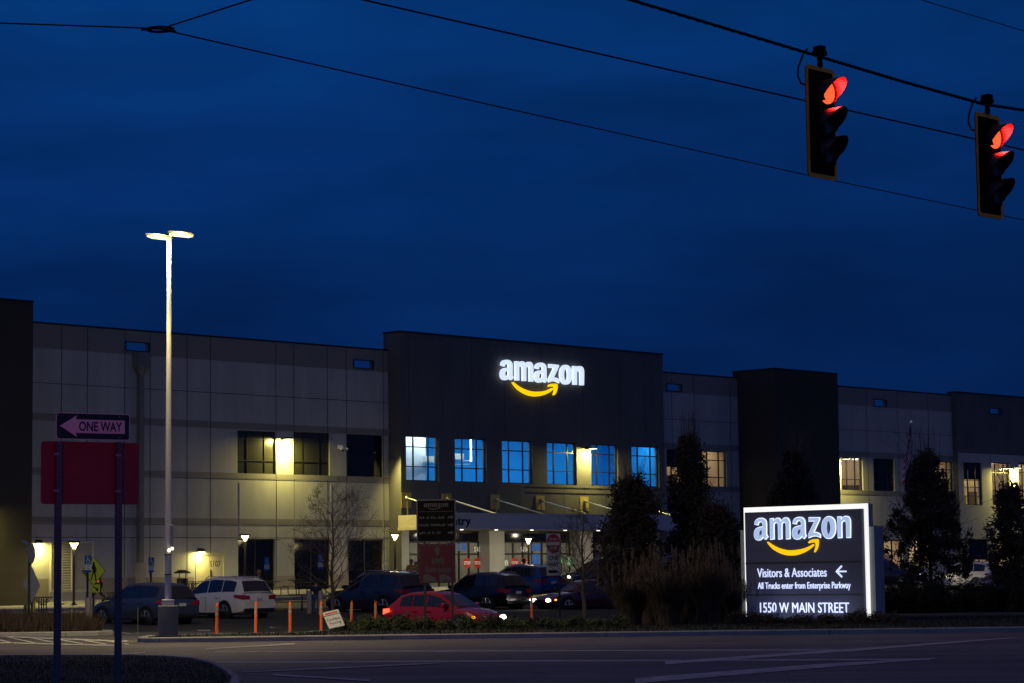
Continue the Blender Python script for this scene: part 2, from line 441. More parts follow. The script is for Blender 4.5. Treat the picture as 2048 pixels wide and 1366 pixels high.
# painted markings, each lying 4 mm over the asphalt
MK = [0]
def marking(quads, name='road_marking', dz=.010, m='paintline', follow=None):
    mb = MB(); MK[0] += 1; dz = .008 + .0012 * MK[0]
    for q in quads:
        P = [gp(*p) for p in q]
        # split long quads so that they follow the ground
        k = max(1, int(max((P[1] - P[0]).length, (P[2] - P[3]).length) / 2.5))
        for i in range(k):
            a = P[0].lerp(P[1], i / k); b = P[0].lerp(P[1], (i + 1) / k); c = P[3].lerp(P[2], (i + 1) / k); d = P[3].lerp(P[2], i / k)
            L = [(v.x, v.y, gz(v.x, v.y) + dz) for v in (a, b, c, d)]
            mb.add(L, [(0, 1, 2, 3)] if (b - a).cross(d - a).z > 0 else [(3, 2, 1, 0)])
    return tag(mb.build(name, M[m]), kind='structure')
def line(x0, y0, x1, y1, w0, w1): return [(x0, y0 - w0 / 2), (x1, y1 - w1 / 2), (x1, y1 + w1 / 2), (x0, y0 + w0 / 2)]
marking([line(430, 1304, 1690, 1300.5, 2.2, 2.2)])
marking([line(420, 1325.5, 1860, 1319.5, 3, 3)])
marking([line(1330, 1327, 1700, 1301, 6, 5), line(1700.4, 1301, 2030, 1276, 5, 1.5)])
marking([line(1270, 1363, 1640, 1333, 11, 8), line(1640, 1333, 1870, 1318, 8, 2)])
marking([line(410, 1299, 590, 1288.5, 1.5, 3)])
marking([line(110, 1317, 290, 1306.5, 1.2, 2.5)])
marking([line(480, 1346, 700, 1336, 1.5, 3), line(700, 1336, 880, 1327.5, 3, 2)])
marking([line(545, 1351, 740, 1363, 3, 3)])
marking([line(-120, 1269, 255, 1284, 2, 2.4), line(-120, 1283.5, 240, 1292.5, 2, 2.4)] + [line(x, 1274 + (x / 255) * 8, x + 62, 1288 + x / 255 * 2.5, 2, 2) for x in range(-80, 200, 46)], 'crossing_marking')
marking([line(170, 1262, 260, 1268, 1.6, 1.6), line(390, 1255, 500, 1252, 2, 2), line(395, 1262, 420, 1262, 2, 2)], 'stall_marking', .012)
marking([line(527, 1233, 558, 1244, 3, 3), line(599, 1235, 628, 1244, 3, 3), line(540, 1256, 592, 1250, 3, 3), line(470, 1246, 520, 1245.5, 1.8, 1.8),
         line(590, 1218, 618, 1227, 2.4, 2.4), line(935, 1222, 1010, 1220, 1.5, 1.5)], 'stall_marking', .012)
# yellow wheel stops / kerb at the end of the stalls
yk = mat('kerb_yellow', (.55, .36, .03), .8, var=.2)
def wheel_stop(px, py, L, label):
    P = gp(px, py); e = empty('wheel_stop', (P.x, P.y, gz(P.x, P.y)), THW, label, 'wheel stop', 'wheel stops in the parking lot')
    MB().prism([(-.09, .005), (.09, .005), (.06, .12), (-.06, .12)], -L / 2, L / 2).build('concrete_block', yk, e).rotation_euler = (0, 0, R(90))
wheel_stop(553, 1222, 1.8, 'yellow painted wheel stop behind the orange delineators')

# blades of grass on the verge and island (stuff)
def in_poly(x, y, pts):
    c = False; n = len(pts)
    for i in range(n):
        x1, y1 = pts[i]; x2, y2 = pts[i - 1]
        if (y1 > y) != (y2 > y) and x < (x2 - x1) * (y - y1) / (y2 - y1) + x1: c = not c
    return c
def blades(name, pts, bb, n, h, w, material, dz, lean=.5, label=None):
    mb = MB(); k = 0; vs = []; fs = []
    while k < n:
        x = rnd.uniform(bb[0], bb[1]); y = rnd.uniform(bb[2], bb[3]);
        if not in_poly(x, y, pts): k += .2; continue
        if noise.noise(Vector((x * .8, y * .8, 3))) < rnd.uniform(-.7, .15): k += .3; continue
        k += 1; a = rnd.uniform(0, 6.28); hh = h * rnd.uniform(.5, 1.3) * (1 if h < .3 else .62 + .75 * (.5 + noise.noise(Vector((x * 1.3, y * 1.3, 9))))); z = gz(x, y) + dz
        dx, dy = math.cos(a) * w, math.sin(a) * w; lx, ly = rnd.uniform(-lean, lean) * hh, rnd.uniform(-lean, lean) * hh
        i = len(vs); vs += [(x - dx, y - dy, z), (x + dx, y + dy, z), (x + lx, y + ly, z + hh)]; fs.append((i, i + 1, i + 2))
    mb.add(vs, fs); return tag(mb.build(name, material), label, 'grass', kind='stuff')
blades('grass', offset_in(densify(isl), .2), (-12, -2, 20, 54), 30000, .045, .010, M['blade'], .09, label='short dark lawn grass on the foreground island')
blades('grass', offset_in(densify(verge), .25), (-10.6, 24, 67.6, 84), 30000, .07, .014, M['blade'], .12, label='short dark lawn grass on the verge behind the kerb')
blades('dry_grass', offset_in(densify(bed), .3), (-22, -12.8, 77, 89), 30000, .50, .018, M['drygrass'], .1, .5, label='brown dry ground cover in the bed left of the parked cars')
# ------------------------------------------------------------------ the warehouse
BLD = empty('warehouse', O, THW, 'long grey two-storey warehouse with dark towers, slate entrance block and canopy', 'building')
ZF = lambda s, n=0: gz(*L2W(s, n, 0).xy)
def sheet_with_holes(mb, s0, s1, z0, z1, y, holes, depth=.35, mi=0, mi_rev=0):
    """front sheet at local y (towards the street = negative y), rectangular openings with reveals"""
    hs = [(max(s0, a), min(s1, b), max(z0, c), min(z1, d)) for a, b, c, d in holes if b > s0 and a < s1]
    xs = sorted(set([s0, s1] + [h[0] for h in hs] + [h[1] for h in hs])); zs = sorted(set([z0, z1] + [h[2] for h in hs] + [h[3] for h in hs]))
    for i in range(len(xs) - 1):
        for j in range(len(zs) - 1):
            cx = (xs[i] + xs[i + 1]) / 2; cz = (zs[j] + zs[j + 1]) / 2
            if any(a < cx < b and c < cz < d for a, b, c, d in hs): continue
            mb.quad((xs[i], y, zs[j]), (xs[i + 1], y, zs[j]), (xs[i + 1], y, zs[j + 1]), (xs[i], y, zs[j + 1]), mi)
    for a, b, c, d in hs:
        y2 = y + depth
        mb.quad((a, y, c), (a, y2, c), (b, y2, c), (b, y, c), mi_rev); mb.quad((a, y, d), (b, y, d), (b, y2, d), (a, y2, d), mi_rev)
        mb.quad((a, y, c), (a, y, d), (a, y2, d), (a, y2, c), mi_rev); mb.quad((b, y, c), (b, y2, c), (b, y2, d), (b, y, d), mi_rev)
PT = 3.1; PC = 1.0; PD = .45
sx0 = bw(-180, 700, PT)[0]
sTL = bw(66, 700, PT)[0]; sC0 = bw(800, 700, PC)[0]; sC1 = bw(1325, 700, PC)[0]
sR0 = bw(1550, 800, PT)[0]; sR1 = bw(1676, 800, PT)[0]; sD0 = bw(1913, 800, PD)[0]; sEnd = sD0 + 45
zA = bw(420, 674, 0)[1]; zTL = bw(66, 605, PT)[1]; zC = bw(800, 664, PC)[1]; zR = bw(1550, 738, PT)[1]; zD = bw(1913, 785, PD)[1]
ZB = -.3
def rect(px0, px1, py0, py1, off=0):
    xm = (px0 + px1) / 2
    return (bw(px0, 900, off)[0], bw(px1, 900, off)[0], bw(xm, py1, off)[1], bw(xm, py0, off)[1])
# openings -------------------------------------------------------------
zu0, zu1 = rect(475, 551, 862, 955)[2:]
upA = [rect(475, 551, 862, 955), rect(587, 659, 865, 958), rect(694, 765, 868, 960)]
zg1 = bw(620, 1078, 0)[1]; zg0 = bw(620, 1181, 0)[1]
grA = [rect(476, 550, 1078, 1181), rect(588, 660, 1078, 1181), rect(695, 766, 1078, 1181)]
grA = [(a, b, zg0, zg1) for a, b, c, d in grA]
louv = rect(101, 188, 1083, 1184)
door = rect(391, 448, 1109, 1190); door = (door[0], door[1], ZF(door[0]) + .13, door[3])
upC = [rect(a, b, c, d, PC) for a, b, c, d in [(812, 877, 873, 963), (910, 973, 877, 965), (1004, 1065, 881, 967), (1094, 1153, 885, 969), (1182, 1236, 889, 971), (1263, 1318, 893, 974)]]
cz0 = sum(r[2] for r in upC) / 6; cz1 = sum(r[3] for r in upC) / 6
upC = [(a, b, cz0, cz1) for a, b, c, d in upC]
upB = [rect(1333, 1378, 897, 976), rect(1403, 1453, 902, 979)]
upD1 = [rect(1681, 1725, 914, 986), rect(1746, 1788, 917, 987), rect(1807, 1850, 920, 988), rect(1868, 1905, 922, 990)]
upD2 = [rect(a, b, 925, 1010, PD) for a, b in [(1926, 1962), (1982, 2018), (2036, 2072)]]
grD1 = [rect(1763, 1800, 1080, 1136), rect(1812, 1860, 1080, 1136)]
grD2 = [rect(1932, 1970, 1078, 1145, PD), rect(1990, 2030, 1078, 1140, PD)]
VA = [rect(250, 298, 684, 703), rect(707, 748, 720, 738)]; VB = [rect(1335, 1366, 768, 783)]; VC_ = [rect(1750, 1776, 799, 814)]; VD = [rect(1981, 2006, 817, 829, PD)]
zu = lambda L: [(a, b, upB[1][2], upB[1][3]) for a, b, c, d in L]
upB = zu(upB); upD1 = zu(upD1)
zcf = bw(1057, 1010, PC)[1]     # above the canopy
lobby_z1 = bw(1000, 1062, PC)[1]; flo = ZF((sC0 + sC1) / 2) + .13
lob = [(bw(a, 1100, PC)[0], bw(b, 1100, PC)[0], flo, lobby_z1) for a, b in [(818, 979), (1009, 1161), (1186, 1318)]]
# walls ---------------------------------------------------------------
w = MB(); sheet_with_holes(w, sTL - .5, sC0 + .02, ZB, zA, 0, upA + grA + [door] + [louv] + VA)
w.quad((sTL - .5, 0, zA), (sC0, 0, zA), (sC0, .36, zA), (sTL - .5, .36, zA)); w.build('wall', M['wall'], BLD)
w = MB(); sheet_with_holes(w, sC0, sC1, lobby_z1, zC, -PC, upC, .35)
w.quad((sC0, -PC, ZB), (sC0, -PC, zC), (sC0, .36, zC), (sC0, .36, ZB)); w.quad((sC1, -PC, lobby_z1), (sC1, .36, lobby_z1), (sC1, .36, zC), (sC1, -PC, zC))
w.quad((sC0, -PC, zC), (sC1, -PC, zC), (sC1, .36, zC), (sC0, .36, zC)); w.build('entrance_block_wall', M['slate'], BLD)
# cream piers under the canopy
w = MB(); prev = sC0 + .004
for a, b, c, d in lob + [(sC1 - .004, 0, 0, 0)]:
    w = MB(); w.box(prev, a, -PC - .004, -.1, ZB, lobby_z1 - .003); prev = b; w.build('pier', M['wall'], BLD)
w = MB(); sheet_with_holes(w, sC1, sR0 + .5, ZB, zA, 0, upB + VB); w.quad((sC1, 0, zA), (sR0, 0, zA), (sR0, .36, zA), (sC1, .36, zA)); w.build('wall', M['wall'], BLD)
w = MB(); sheet_with_holes(w, sR1 - .5, sD0, ZB, zA, 0, upD1 + grD1 + VC_); w.quad((sR1 - .5, 0, zA), (sD0, 0, zA), (sD0, .36, zA), (sR1 - .5, .36, zA)); w.build('wall', M['wall'], BLD)
w = MB(); sheet_with_holes(w, sD0, sEnd, bw(1913, 905, PD)[1], zD, -PD, upD2 + VD); w.quad((sD0, -PD, ZB), (sD0, -PD, zD), (sD0, .36, zD), (sD0, .36, ZB)); w.build('wall', M['slate'], BLD)
w = MB(); sheet_with_holes(w, sD0 + .003, sEnd, ZB, bw(1913, 905, PD)[1] - .003, -PD - .003, upD2 + grD2); w.build('wall', M['wall'], BLD)
for a, b, z, nm in [(sx0, sTL, zTL, 'tower'), (sR0, sR1, zR, 'tower')]:
    w = MB(); w.box(a, b, -PT, .36, ZB, z)
    t = w.build(nm, M['brown'], BLD)
    w = MB(); w.box(a - .03, b + .03, -PT - .03, .38, z + .002, z + .09); w.build('coping', M['bronze'], t)
    w = MB()
    for zz in (6.55, 6.25, 4.25, 2.0, 9.4): w.box(a + .01, b - .01, -PT - .005, -PT + .01, zz, zz + .035)
    w.build('panel_joint', M['joint'], t)
# roof and back
w = MB(); w.box(sx0, sEnd, .62, 60, zA - 2.2, zA - 1.9); w.build('roof', M['joint'], BLD)
w = MB(); w.box(sx0, sEnd, 60.002, 60.3, ZB, zA - 1.0); w.box(sEnd, sEnd + .3, -PD, 60.3, ZB, zA - 1.0); w.build('back_wall', M['wall'], BLD)
# upper painted band, belt bands, joints -------------------------------
def bands(s0, s1, y, holes, name='band'):
    w = MB(); e = -.006 + y
    zb = [(zA - 1.22, zA - .002), (bw(400, 855, 0)[1], bw(400, 841, 0)[1]), (bw(420, 955, 0)[1], bw(420, 944.5, 0)[1]), (bw(640, 1050, 0)[1], bw(640, 1039, 0)[1])]
    for k, (c, d) in enumerate(zb):
        x = s0
        for a_, b_, c_, d_2 in sorted(holes):
            if d_2 <= c or c_ >= d: continue
            w.quad((x, e, c), (a_, e, c), (a_, e, d), (x, e, d))
            if c_ > c: w.quad((a_, e, c), (b_, e, c), (b_, e, c_), (a_, e, c_))
            if d_2 < d: w.quad((a_, e, d_2), (b_, e, d_2), (b_, e, d), (a_, e, d))
            x = b_
        w.quad((x, e, c), (s1, e, c), (s1, e, d), (x, e, d)); w.quad((s0, e, c), (s0, y, c), (s1, y, c), (s1, e, c)); w.quad((s0, e, d), (s1, e, d), (s1, y, d), (s0, y, d))
    # dado at the foot of the wall
    w.build(name, M['wallband'], BLD)
    return zb
zb = bands(sTL, sC0, 0, VA); bands(sC1, sR0, 0, VB); bands(sR1, sD0, 0, VC_)
w = MB(); zd = bw(200, 1156, 0)[1]
for a, b in [(sTL - .3, louv[0] - .1), (louv[1] + .1, door[0] - .1), (door[1] + .1, grA[0][0]), (grA[0][1], grA[1][0]), (grA[1][1], grA[2][0]), (grA[2][1], sC0)]:
    w = MB(); w.box(a, b, -.03, 0, ZB, zd); w.build('dado_band', mat('dado_paint', (.24, .215, .17), .8, var=.08, vscale=.4), BLD)
def joints(pxs, y, off, z0, z1, holes, mname='joint'):
    w = MB()
    for px in pxs:
        s = bw(px, 900, off)[0]; segs = [(z0, z1)]
        for a, b, c, d in holes:
            if a - .03 < s < b + .03:
                segs = [q for (p0, p1) in segs for q in ((p0, min(p1, c)), (max(p0, d), p1)) if q[1] - q[0] > .05]
        for p0, p1 in segs: w.quad((s - .022, y - .009, p0), (s + .022, y - .009, p0), (s + .022, y - .009, p1), (s - .022, y - .009, p1))
    return w
w = joints([122, 174, 249, 300, 374, 421, 552, 588, 655, 693, 767], 0, 0, .7, zA, upA + grA + [door, louv] + VA)
for s0, s1 in ((sTL, sC0), (sC1, sR0), (sR1, sD0)):
    for z in (bw(640, 1078, 0)[1] + .05, bw(400, 784, 0)[1], zb[2][0] - .05, zb[3][0] - .05):
        segs = [(s0, s1)]
        for a, b, c, d in upA + grA + upB + upD1 + [door, louv]:
            if c < z < d: segs = [q for p in segs for q in ((p[0], min(p[1], a)), (max(p[0], b), p[1])) if q[1] > q[0]]
        for p in segs: w.quad((p[0], -.0075, z - .015), (p[1], -.0075, z - .015), (p[1], -.0075, z + .015), (p[0], -.0075, z + .015))
w2 = joints([1345, 1390, 1462], 0, 0, 1.2, zA, upB + VB); w.add(w2.v, w2.f); w2 = joints([1735, 1797, 1858], 0, 0, 1.2, zA, upD1 + grD1 + VC_); w.add(w2.v, w2.f)
w.build('panel_joint', M['joint'], BLD)
# double reveal lines lit under the left wall pack
w = MB()
for px in (477, 551.5, 587, 660, 693.5, 699, 764):
    s = bw(px + 2, 1000, 0)[0]; w.box(s - .02, s + .02, -.022, 0, zg1 + .06, zu0 - .25)
w.build('reveal_trim', M['wall'], BLD)
# slate block reveals
w = joints([878, 942, 990, 1039, 1083, 1127, 1168, 1210, 1252, 1290], -PC, PC, zcf - .8, cz0 - .1, [])
for z in (cz0 - .18, cz0 - .5): w.box(bw(1050, 900, PC)[0], sC1, -PC - .02, -PC, z, z + .03)
w2 = joints([818, 885, 945, 1010, 1085, 1168, 1240, 1290], -PC, PC, cz1 + .3, zC - .1, []); w.add(w2.v, w2.f)
w.build('panel_joint', mat('slate_joint', (.055, .054, .055), .9, var=0), BLD)
w = MB()
for a, b, z, y, y2 in [(sTL, sC0, zA, 0, .4), (sC1, sR0, zA, 0, .4), (sR1, sD0, zA, 0, .4), (sC0 - .03, sC1 + .03, zC, -PC - .03, .4), (sD0 - .03, sEnd, zD, -PD - .03, .4)]:
    w.box(a, b, y - .02, y2, z + .003, z + .09)
w.build('coping', M['bronze'], BLD)
# clerestory vents: small lit-sky scuppers in the parapet band
sky_vent = mat('vent_glass', (.03, .07, .16), .06, var=0, spec=1.0, metal=.6)
for px0, px1, py0, py1, off in [(250, 298, 684, 703, 0), (707, 748, 720, 738, 0), (1335, 1366, 768, 783, 0), (1750, 1776, 799, 814, 0), (1981, 2006, 817, 829, PD)]:
    a, b, c, d = rect(px0, px1, py0, py1, off); f = MB(); y = -off
    t = .045
    f.box(a, b, y - .05, y + .05, c, c + t); f.box(a, b, y - .05, y + .05, d - t, d); f.box(a, a + t, y - .049, y + .05, c + t, d - t); f.box(b - t, b, y - .049, y + .05, c + t, d - t)
    fo = f.build('window', M['bronze'], BLD); MB().quad((a + t, y - .03, c + t), (b - t, y - .03, c + t), (b - t, y - .03, d - t), (a + t, y - .03, d - t)).build('pane', blue_glass, fo)
# windows ---------------------------------------------------------------
lit_warm = glass_mat('warm_pane', (.95, .93, .85))
def window(r, y, pane, cols=(.27, .46, .27), rows=(.24, .44, .32), t=.055, name='window', depth=.16, split=None, extra=True):
    a, b, c, d = r; yf = y + depth; f = MB(); W = b - a; H = d - c
    f.box(a, a + t, yf - .05, yf + .05, c, d); f.box(b - t, b, yf - .05, yf + .05, c, d); f.box(a + t, b - t, yf - .049, yf + .05, c, c + t); f.box(a + t, b - t, yf - .049, yf + .05, d - t, d)
    x = a
    for q in cols[:-1]: x += W * q; f.box(x - t / 2, x + t / 2, yf - .047, yf + .045, c + t, d - t)
    z = d
    for q in rows[:-1]: z -= H * q; f.box(a + t, b - t, yf - .045, yf + .043, z - t / 2, z + t / 2)
    fo = f.build(name, M['bronze'], BLD)
    if split is None: MB().quad((a + t, yf, c + t), (b - t, yf, c + t), (b - t, yf, d - t), (a + t, yf, d - t)).build('pane', pane, fo)
    else:
        zz = c + H * split[0]
        MB().quad((a + t, yf, c + t), (b - t, yf, c + t), (b - t, yf, zz), (a + t, yf, zz)).build('pane', split[1], fo)
        MB().quad((a + t, yf, zz), (b - t, yf, zz), (b - t, yf, d - t), (a + t, yf, d - t)).build('pane', split[2], fo)
    return fo
for i, r in enumerate(upC): window(r, -PC, blue_glass)
greenish = mat('dim_glass', (.030, .030, .018), .22, var=.15, vscale=1.0)
window(upA[0], 0, greenish, (.27, .46, .27), (.17, .47, .36), t=.04, depth=.12); window(upA[1], 0, greenish, (.27, .46, .27), (.20, .44, .36), t=.04, depth=.12)
window(upA[2], 0, M['darkglass'], (1,), (1,), depth=.1)
for r in grA: window(r, 0, M['darkglass'], (.5, .5), (.84, .16), t=.07, depth=.2)
window(upB[0], 0, lit_warm, split=(.55, lit_warm, M['darkglass'])); window(upB[1], 0, lit_warm)
window(upD1[0], 0, lit_warm, (.33, .37, .3), (.62, .38)); window(upD1[1], 0, M['darkglass'], (.27, .46, .27), (.66, .34)); window(upD1[2], 0, M['darkglass']); window(upD1[3], 0, lit_warm)
window(upD2[0], -PD, lit_warm, (.3, .4, .3), (.42, .16, .42 * .5, .21), split=(.60, lit_warm, M['darkglass'])); window(upD2[1], -PD, lit_warm); window(upD2[2], -PD, lit_warm)
window(grD1[0], 0, lit_warm, (.5, .5), (.4, .6)); window(grD1[1], 0, lit_warm, (.5, .5), (.4, .6))
window(grD2[0], -PD, lit_warm, (.6, .4), (.5, .5), split=(.38, lit_warm, M['darkglass'])); window(grD2[1], -PD, lit_warm, (.5, .5), (.5, .5))
# rooms behind the lit windows ------------------------------------------
roomblue = mat('interior_blue_wall', (.004, .27, .62), .9, var=.03); roomwhite = mat('interior_white_wall', (.62, .66, .66), .9, var=.05)
roomcream = mat('interior_cream_wall', (.62, .52, .40), .9, var=.12, vscale=.6)
tube_m = mat('ceiling_tube', (1, 1, 1), .5, emis=(1, .93, .82), estr=3.0, var=0)
def room(a, b, c, d, y, deep, wm, name='interior', extra=None):
    w = MB(); y2 = y + deep
    w.quad((a, y2, c), (b, y2, c), (b, y2, d), (a, y2, d)); w.quad((a, y, c), (b, y, c), (b, y2, c), (a, y2, c)); w.quad((a, y, d), (a, y2, d), (b, y2, d), (b, y, d))
    w.quad((a, y, c), (a, y2, c), (a, y2, d), (a, y, d)); w.quad((b, y, c), (b, y, d), (b, y2, d), (b, y2, c))
    return w.build(name, wm, BLD)
ca, cb = sC0 + .05, upC[-1][1] + .25; cc, cd = cz0 - .35, cz1 + .35
rm = room(ca, cb, cc, cd, -PC + .37, 4.6, roomblue)
wv = MB(); wv.box(ca + .02, upC[0][0] + (upC[0][1] - upC[0][0]) * .64 + 1.45, .6, .7, cc, cd)
wv.build('white_partition', roomwhite, rm)
dk = MB()
for (x0, x1, z0, z1) in [(upC[0][0] + .75, upC[0][1] - .75, .46, .60), (upC[1][0] - .9, upC[1][0] + .05, .55, .68)]:
    H = cz1 - cz0; dk.box(x0 + 1.9, x1 + 2.0, .35, .5, cz0 + H * z0, cz0 + H * z1)
dk.tube([(upC[0][0] + 1.2, .45, cz0 + 1.0), (upC[1][0] + 2.7, .5, cz0 + 1.35)], .03, 6)
dk.tube([(upC[0][0] + 1.2, .44, cz0 + .85), (upC[1][0] + 2.7, .5, cz0 + 1.15)], .02, 6)
dk.build('duct', roomwhite, rm)
ct = MB()
for x in (upC[1][0] + 2.7,): ct.box(x, x + .06, .4, .46, cz0 + 1.3, cz1 + .1)
ct.box(upC[0][0] + 2.1, upC[0][0] + 2.8, .4, .48, cd - .44, cd - .40)
for k in range(9): ct.box(upC[1][0] + 1.8 + k * .18, upC[1][0] + 1.82 + k * .18, 1.6, 1.62, cz1 - .75, cz1 + .2) if k < 4 else None; ct.build('ceiling_light', tube_m, rm)
light('AREA', 'room_light', ((ca + cb) / 2, .1, cd - .05), 760, (.8, .96, 1.0), BLD, size=cb - ca - .6, size_y=1.0, direction=(0, .45, -1))
def warm_room(rs, y, deep, power, tubes=True, z0=None, z1=None, wm=None):
    a = min(r[0] for r in rs) - .3; b = max(r[1] for r in rs) + .3; c = min(r[2] for r in rs) - .3; d = max(r[3] for r in rs) + .25
    o = room(a, b, c, d, y, deep, wm or roomcream)
    if tubes:
        t = MB()
        for k in range(4):
            x = a + .6
            while x < b - .8:
                t.box(x, x + .62, y + .8 + k * .8, y + .86 + k * .8, d - .16 - .0 * k, d - .13); x += 1.0
        t.build('ceiling_light', tube_m, o)
    fu = MB(); x = a + .4
    while x < b - .9: fu.box(x, x + rnd.uniform(.4, .9), y + deep - .5, y + deep - .05, c, c + rnd.uniform(.9, 1.5)); x += rnd.uniform(.9, 1.8)
    fu.build('furniture', mat('furniture_dark', (.09, .075, .06), .8), o)
    light('AREA', 'room_light', ((a + b) / 2, y + deep * .45, d - .05), power, (1.0, .86, .66), BLD, size=b - a - .6, size_y=.9, direction=(0, .2, -1))
warm_room(upB, .37, 3.2, 48); warm_room(upD1, .37, 3.6, 110); warm_room(upD2, -PD + .37, 3.4, 90); warm_room(grD1, .37, 3.0, 90, False); warm_room(grD2, -PD + .37, 3.0, 90, False)
# lobby ---------------------------------------------------------------
LY = -.1
lobr = room(sC0 + .3, sC1 - .1, flo - .01, lobby_z1 - .02, LY + .12, 3.5, mat('lobby_wall', (.16, .15, .12), .9, var=.2))
light('AREA', 'room_light', ((sC0 + sC1) / 2, 2.0, lobby_z1 - .1), 330, (1.0, .90, .66), BLD, size=sC1 - sC0 - 2, size_y=.6, direction=(0, .1, -1))
dz1 = bw(940, 1108, PC)[1]; tz1 = bw(940, 1084, PC)[1]
red = mat('stop_red_glow', (.34, .012, .012), .5, emis=(.8, .03, .02), estr=.12, var=0); wlet = mat('decal_white_glow', (.8, .8, .8), .5, emis=(.8, .8, .75), estr=.12, var=0)  # decals given a faint glow of their own, light put into the colour
green = mat('decal_green_glow', (.10, .30, .14), .5, emis=(.2, .5, .25), estr=.10, var=0); posterblue = mat('poster_blue_glow', (.03, .12, .42), .5, emis=(.03, .14, .5), estr=.18, var=.4, vscale=5)  # green decals and posters also carry a painted-in faint glow
for k, (a, b, c, d) in enumerate(lob):
    f = MB(); y = LY
    f.box(a, b, y - .05, y + .06, d - .12, d); f.box(a, b, y - .049, y + .06, dz1 - .05, dz1 + .05); f.box(a, b, y - .048, y + .06, tz1 - .04, tz1 + .04)
    n = 8 if k < 2 else 6; bws = [a + (b - a) * i / n for i in range(n + 1)]
    for x in bws: f.box(max(a, x - .045), min(b, x + .045), y - .046, y + .055, c, tz1 - .04)
    fo = f.build('storefront', M['bronze'], BLD)
    f = MB(); f.quad((a, y, tz1), (b, y, tz1), (b, y, d - .12), (a, y, d - .12)); f.build('spandrel', M['darkglass'], fo)
    f = MB(); f.quad((a, y + .02, c), (b, y + .02, c), (b, y + .02, tz1), (a, y + .02, tz1)); f.build('pane', blue_glass, fo)
def decal(px, py, rx, kind, off=-LY + .12):
    s, z = bw(px, py, off); y = -off; d = MB()
    if kind == 'stop':
        d.prism([(s + rx * math.cos(R(22.5 + 45 * i)), z + rx * math.sin(R(22.5 + 45 * i))) for i in range(8)], y - .012, y, 0)
        add_text(d, 'STOP', s - rx * .8, s + rx * .8, z - rx * .3, z + rx * .3, y - .014, .006, .01, 1); return d.build('stop_decal', [red, wlet], BLD)
    if kind == 'round':
        d.disc(s, z, rx, y - .012, y, 16, 0); d.disc(s, z, rx * .8, y - .014, y - .011, 16, 1)
        d.stroke([(s, z + rx * .5), (s, z - rx * .5)], rx * .3, y - .02, y - .014, 0); return d.build('round_decal', [mat('decal_grey', (.3, .3, .28), .5), wlet], BLD)
    if kind == 'walk':
        d.disc(s, z, rx, y - .012, y, 16, 0)
        d.disc(s, z + rx * .55, rx * .18, y - .02, y - .012, 8, 1); d.stroke([(s, z + rx * .3), (s, z - rx * .1)], rx * .25, y - .02, y - .012, 1)
        d.stroke([(s - rx * .3, z - rx * .7), (s, z - rx * .1), (s + rx * .35, z - rx * .7)], rx * .18, y - .02, y - .012, 1); return d.build('walking_decal', [green, wlet], BLD)
for px in (934, 955.5, 1029, 1048.5): decal(px, 1126, .33, 'stop')
for px in (971, 1012): decal(px, 1126, .2, 'round')
for px in (1118, 1137, 1204, 1222): decal(px, 1122, .3, 'walk')
d = MB()
for px, tx in ((957, 'S105'), (1049, 'S106')):
    s, z = bw(px, 1098.5, .22); add_text(d, tx, s - .35, s + .35, z - .14, z + .14, -.22, .01, .01)
d.build('door_number', wlet, BLD)
d = MB()
for px0, px1, py0, py1 in [(1061, 1078, 1088, 1102), (1061, 1076, 1108, 1142), (922, 930, 1086, 1102), (913, 918, 1088, 1102)]:
    a, b, c, e = rect(px0, px1, py0, py1, .22); d = MB(); d.box(a, b, -.235, -.22, c, e); d.build('poster', posterblue, BLD)
# door S107, louvre, downpipe --------------------------------------------
a, b, c, d_ = door; dm = mat('door_paint', (.42, .38, .28), .6, var=.05)
e = MB(); mid = (a + b) / 2; e.box(a + .06, mid - .008, .03, .08, c, d_ - .06); e.box(mid + .008, b - .06, .03, .08, c, d_ - .06); dr = e.build('door', dm, BLD)
e = MB(); e.box(a, a + .06, -.03, .1, c, d_); e.box(b - .06, b, -.03, .1, c, d_); e.box(a + .06, b - .06, -.03, .1, d_ - .06, d_); e.box(a, b, -.09, -.03, d_ + .0, d_ + .04); e.build('door_frame', dm, dr)
e = MB(); e.box(mid + .05, mid + .12, -.01, .03, c + .85, c + 1.2); e.box(mid + .06, mid + .1, -.06, -.01, c + 1.0, c + 1.03); e.build('door_handle', M['bronze'], dr)
e = MB(); s_, z_ = bw(431, 1127.5, 0); add_text(e, 'S107', s_ - .36, s_ + .36, z_ - .15, z_ + .15, .03, .006); e.build('door_number', M['bronze'], dr)
a, b, c, d_ = louv; lm = mat('louvre_paint', (.5, .46, .38), .6, var=.05); e = MB()
e.box(a, a + .08, -.06, .05, c, d_); e.box(b - .08, b, -.06, .05, c, d_); e.box(a + .08, b - .08, -.06, .05, c, c + .08); e.box(a + .08, b - .08, -.06, .05, d_ - .08, d_)
e.box((a + b) / 2 - .05, (a + b) / 2 + .05, -.059, .05, c + .08, d_ - .08)
z = c + .12
while z < d_ - .12:
    for x0, x1 in ((a + .08, (a + b) / 2 - .05), ((a + b) / 2 + .05, b - .08)): e.add([(x0, -.02, z), (x1, -.02, z), (x1, .06, z + .10), (x0, .06, z + .10), (x0, -.02, z - .015), (x1, -.02, z - .015)], [(0, 1, 2, 3), (4, 5, 1, 0)])
    z += .125
e.quad((a, .3, c), (b, .3, c), (b, .3, d_), (a, .3, d_)); e.build('louvre', lm, BLD)
s_ = bw(277, 800, 0)[0]; e = MB(); zt = bw(277, 706, 0)[1]
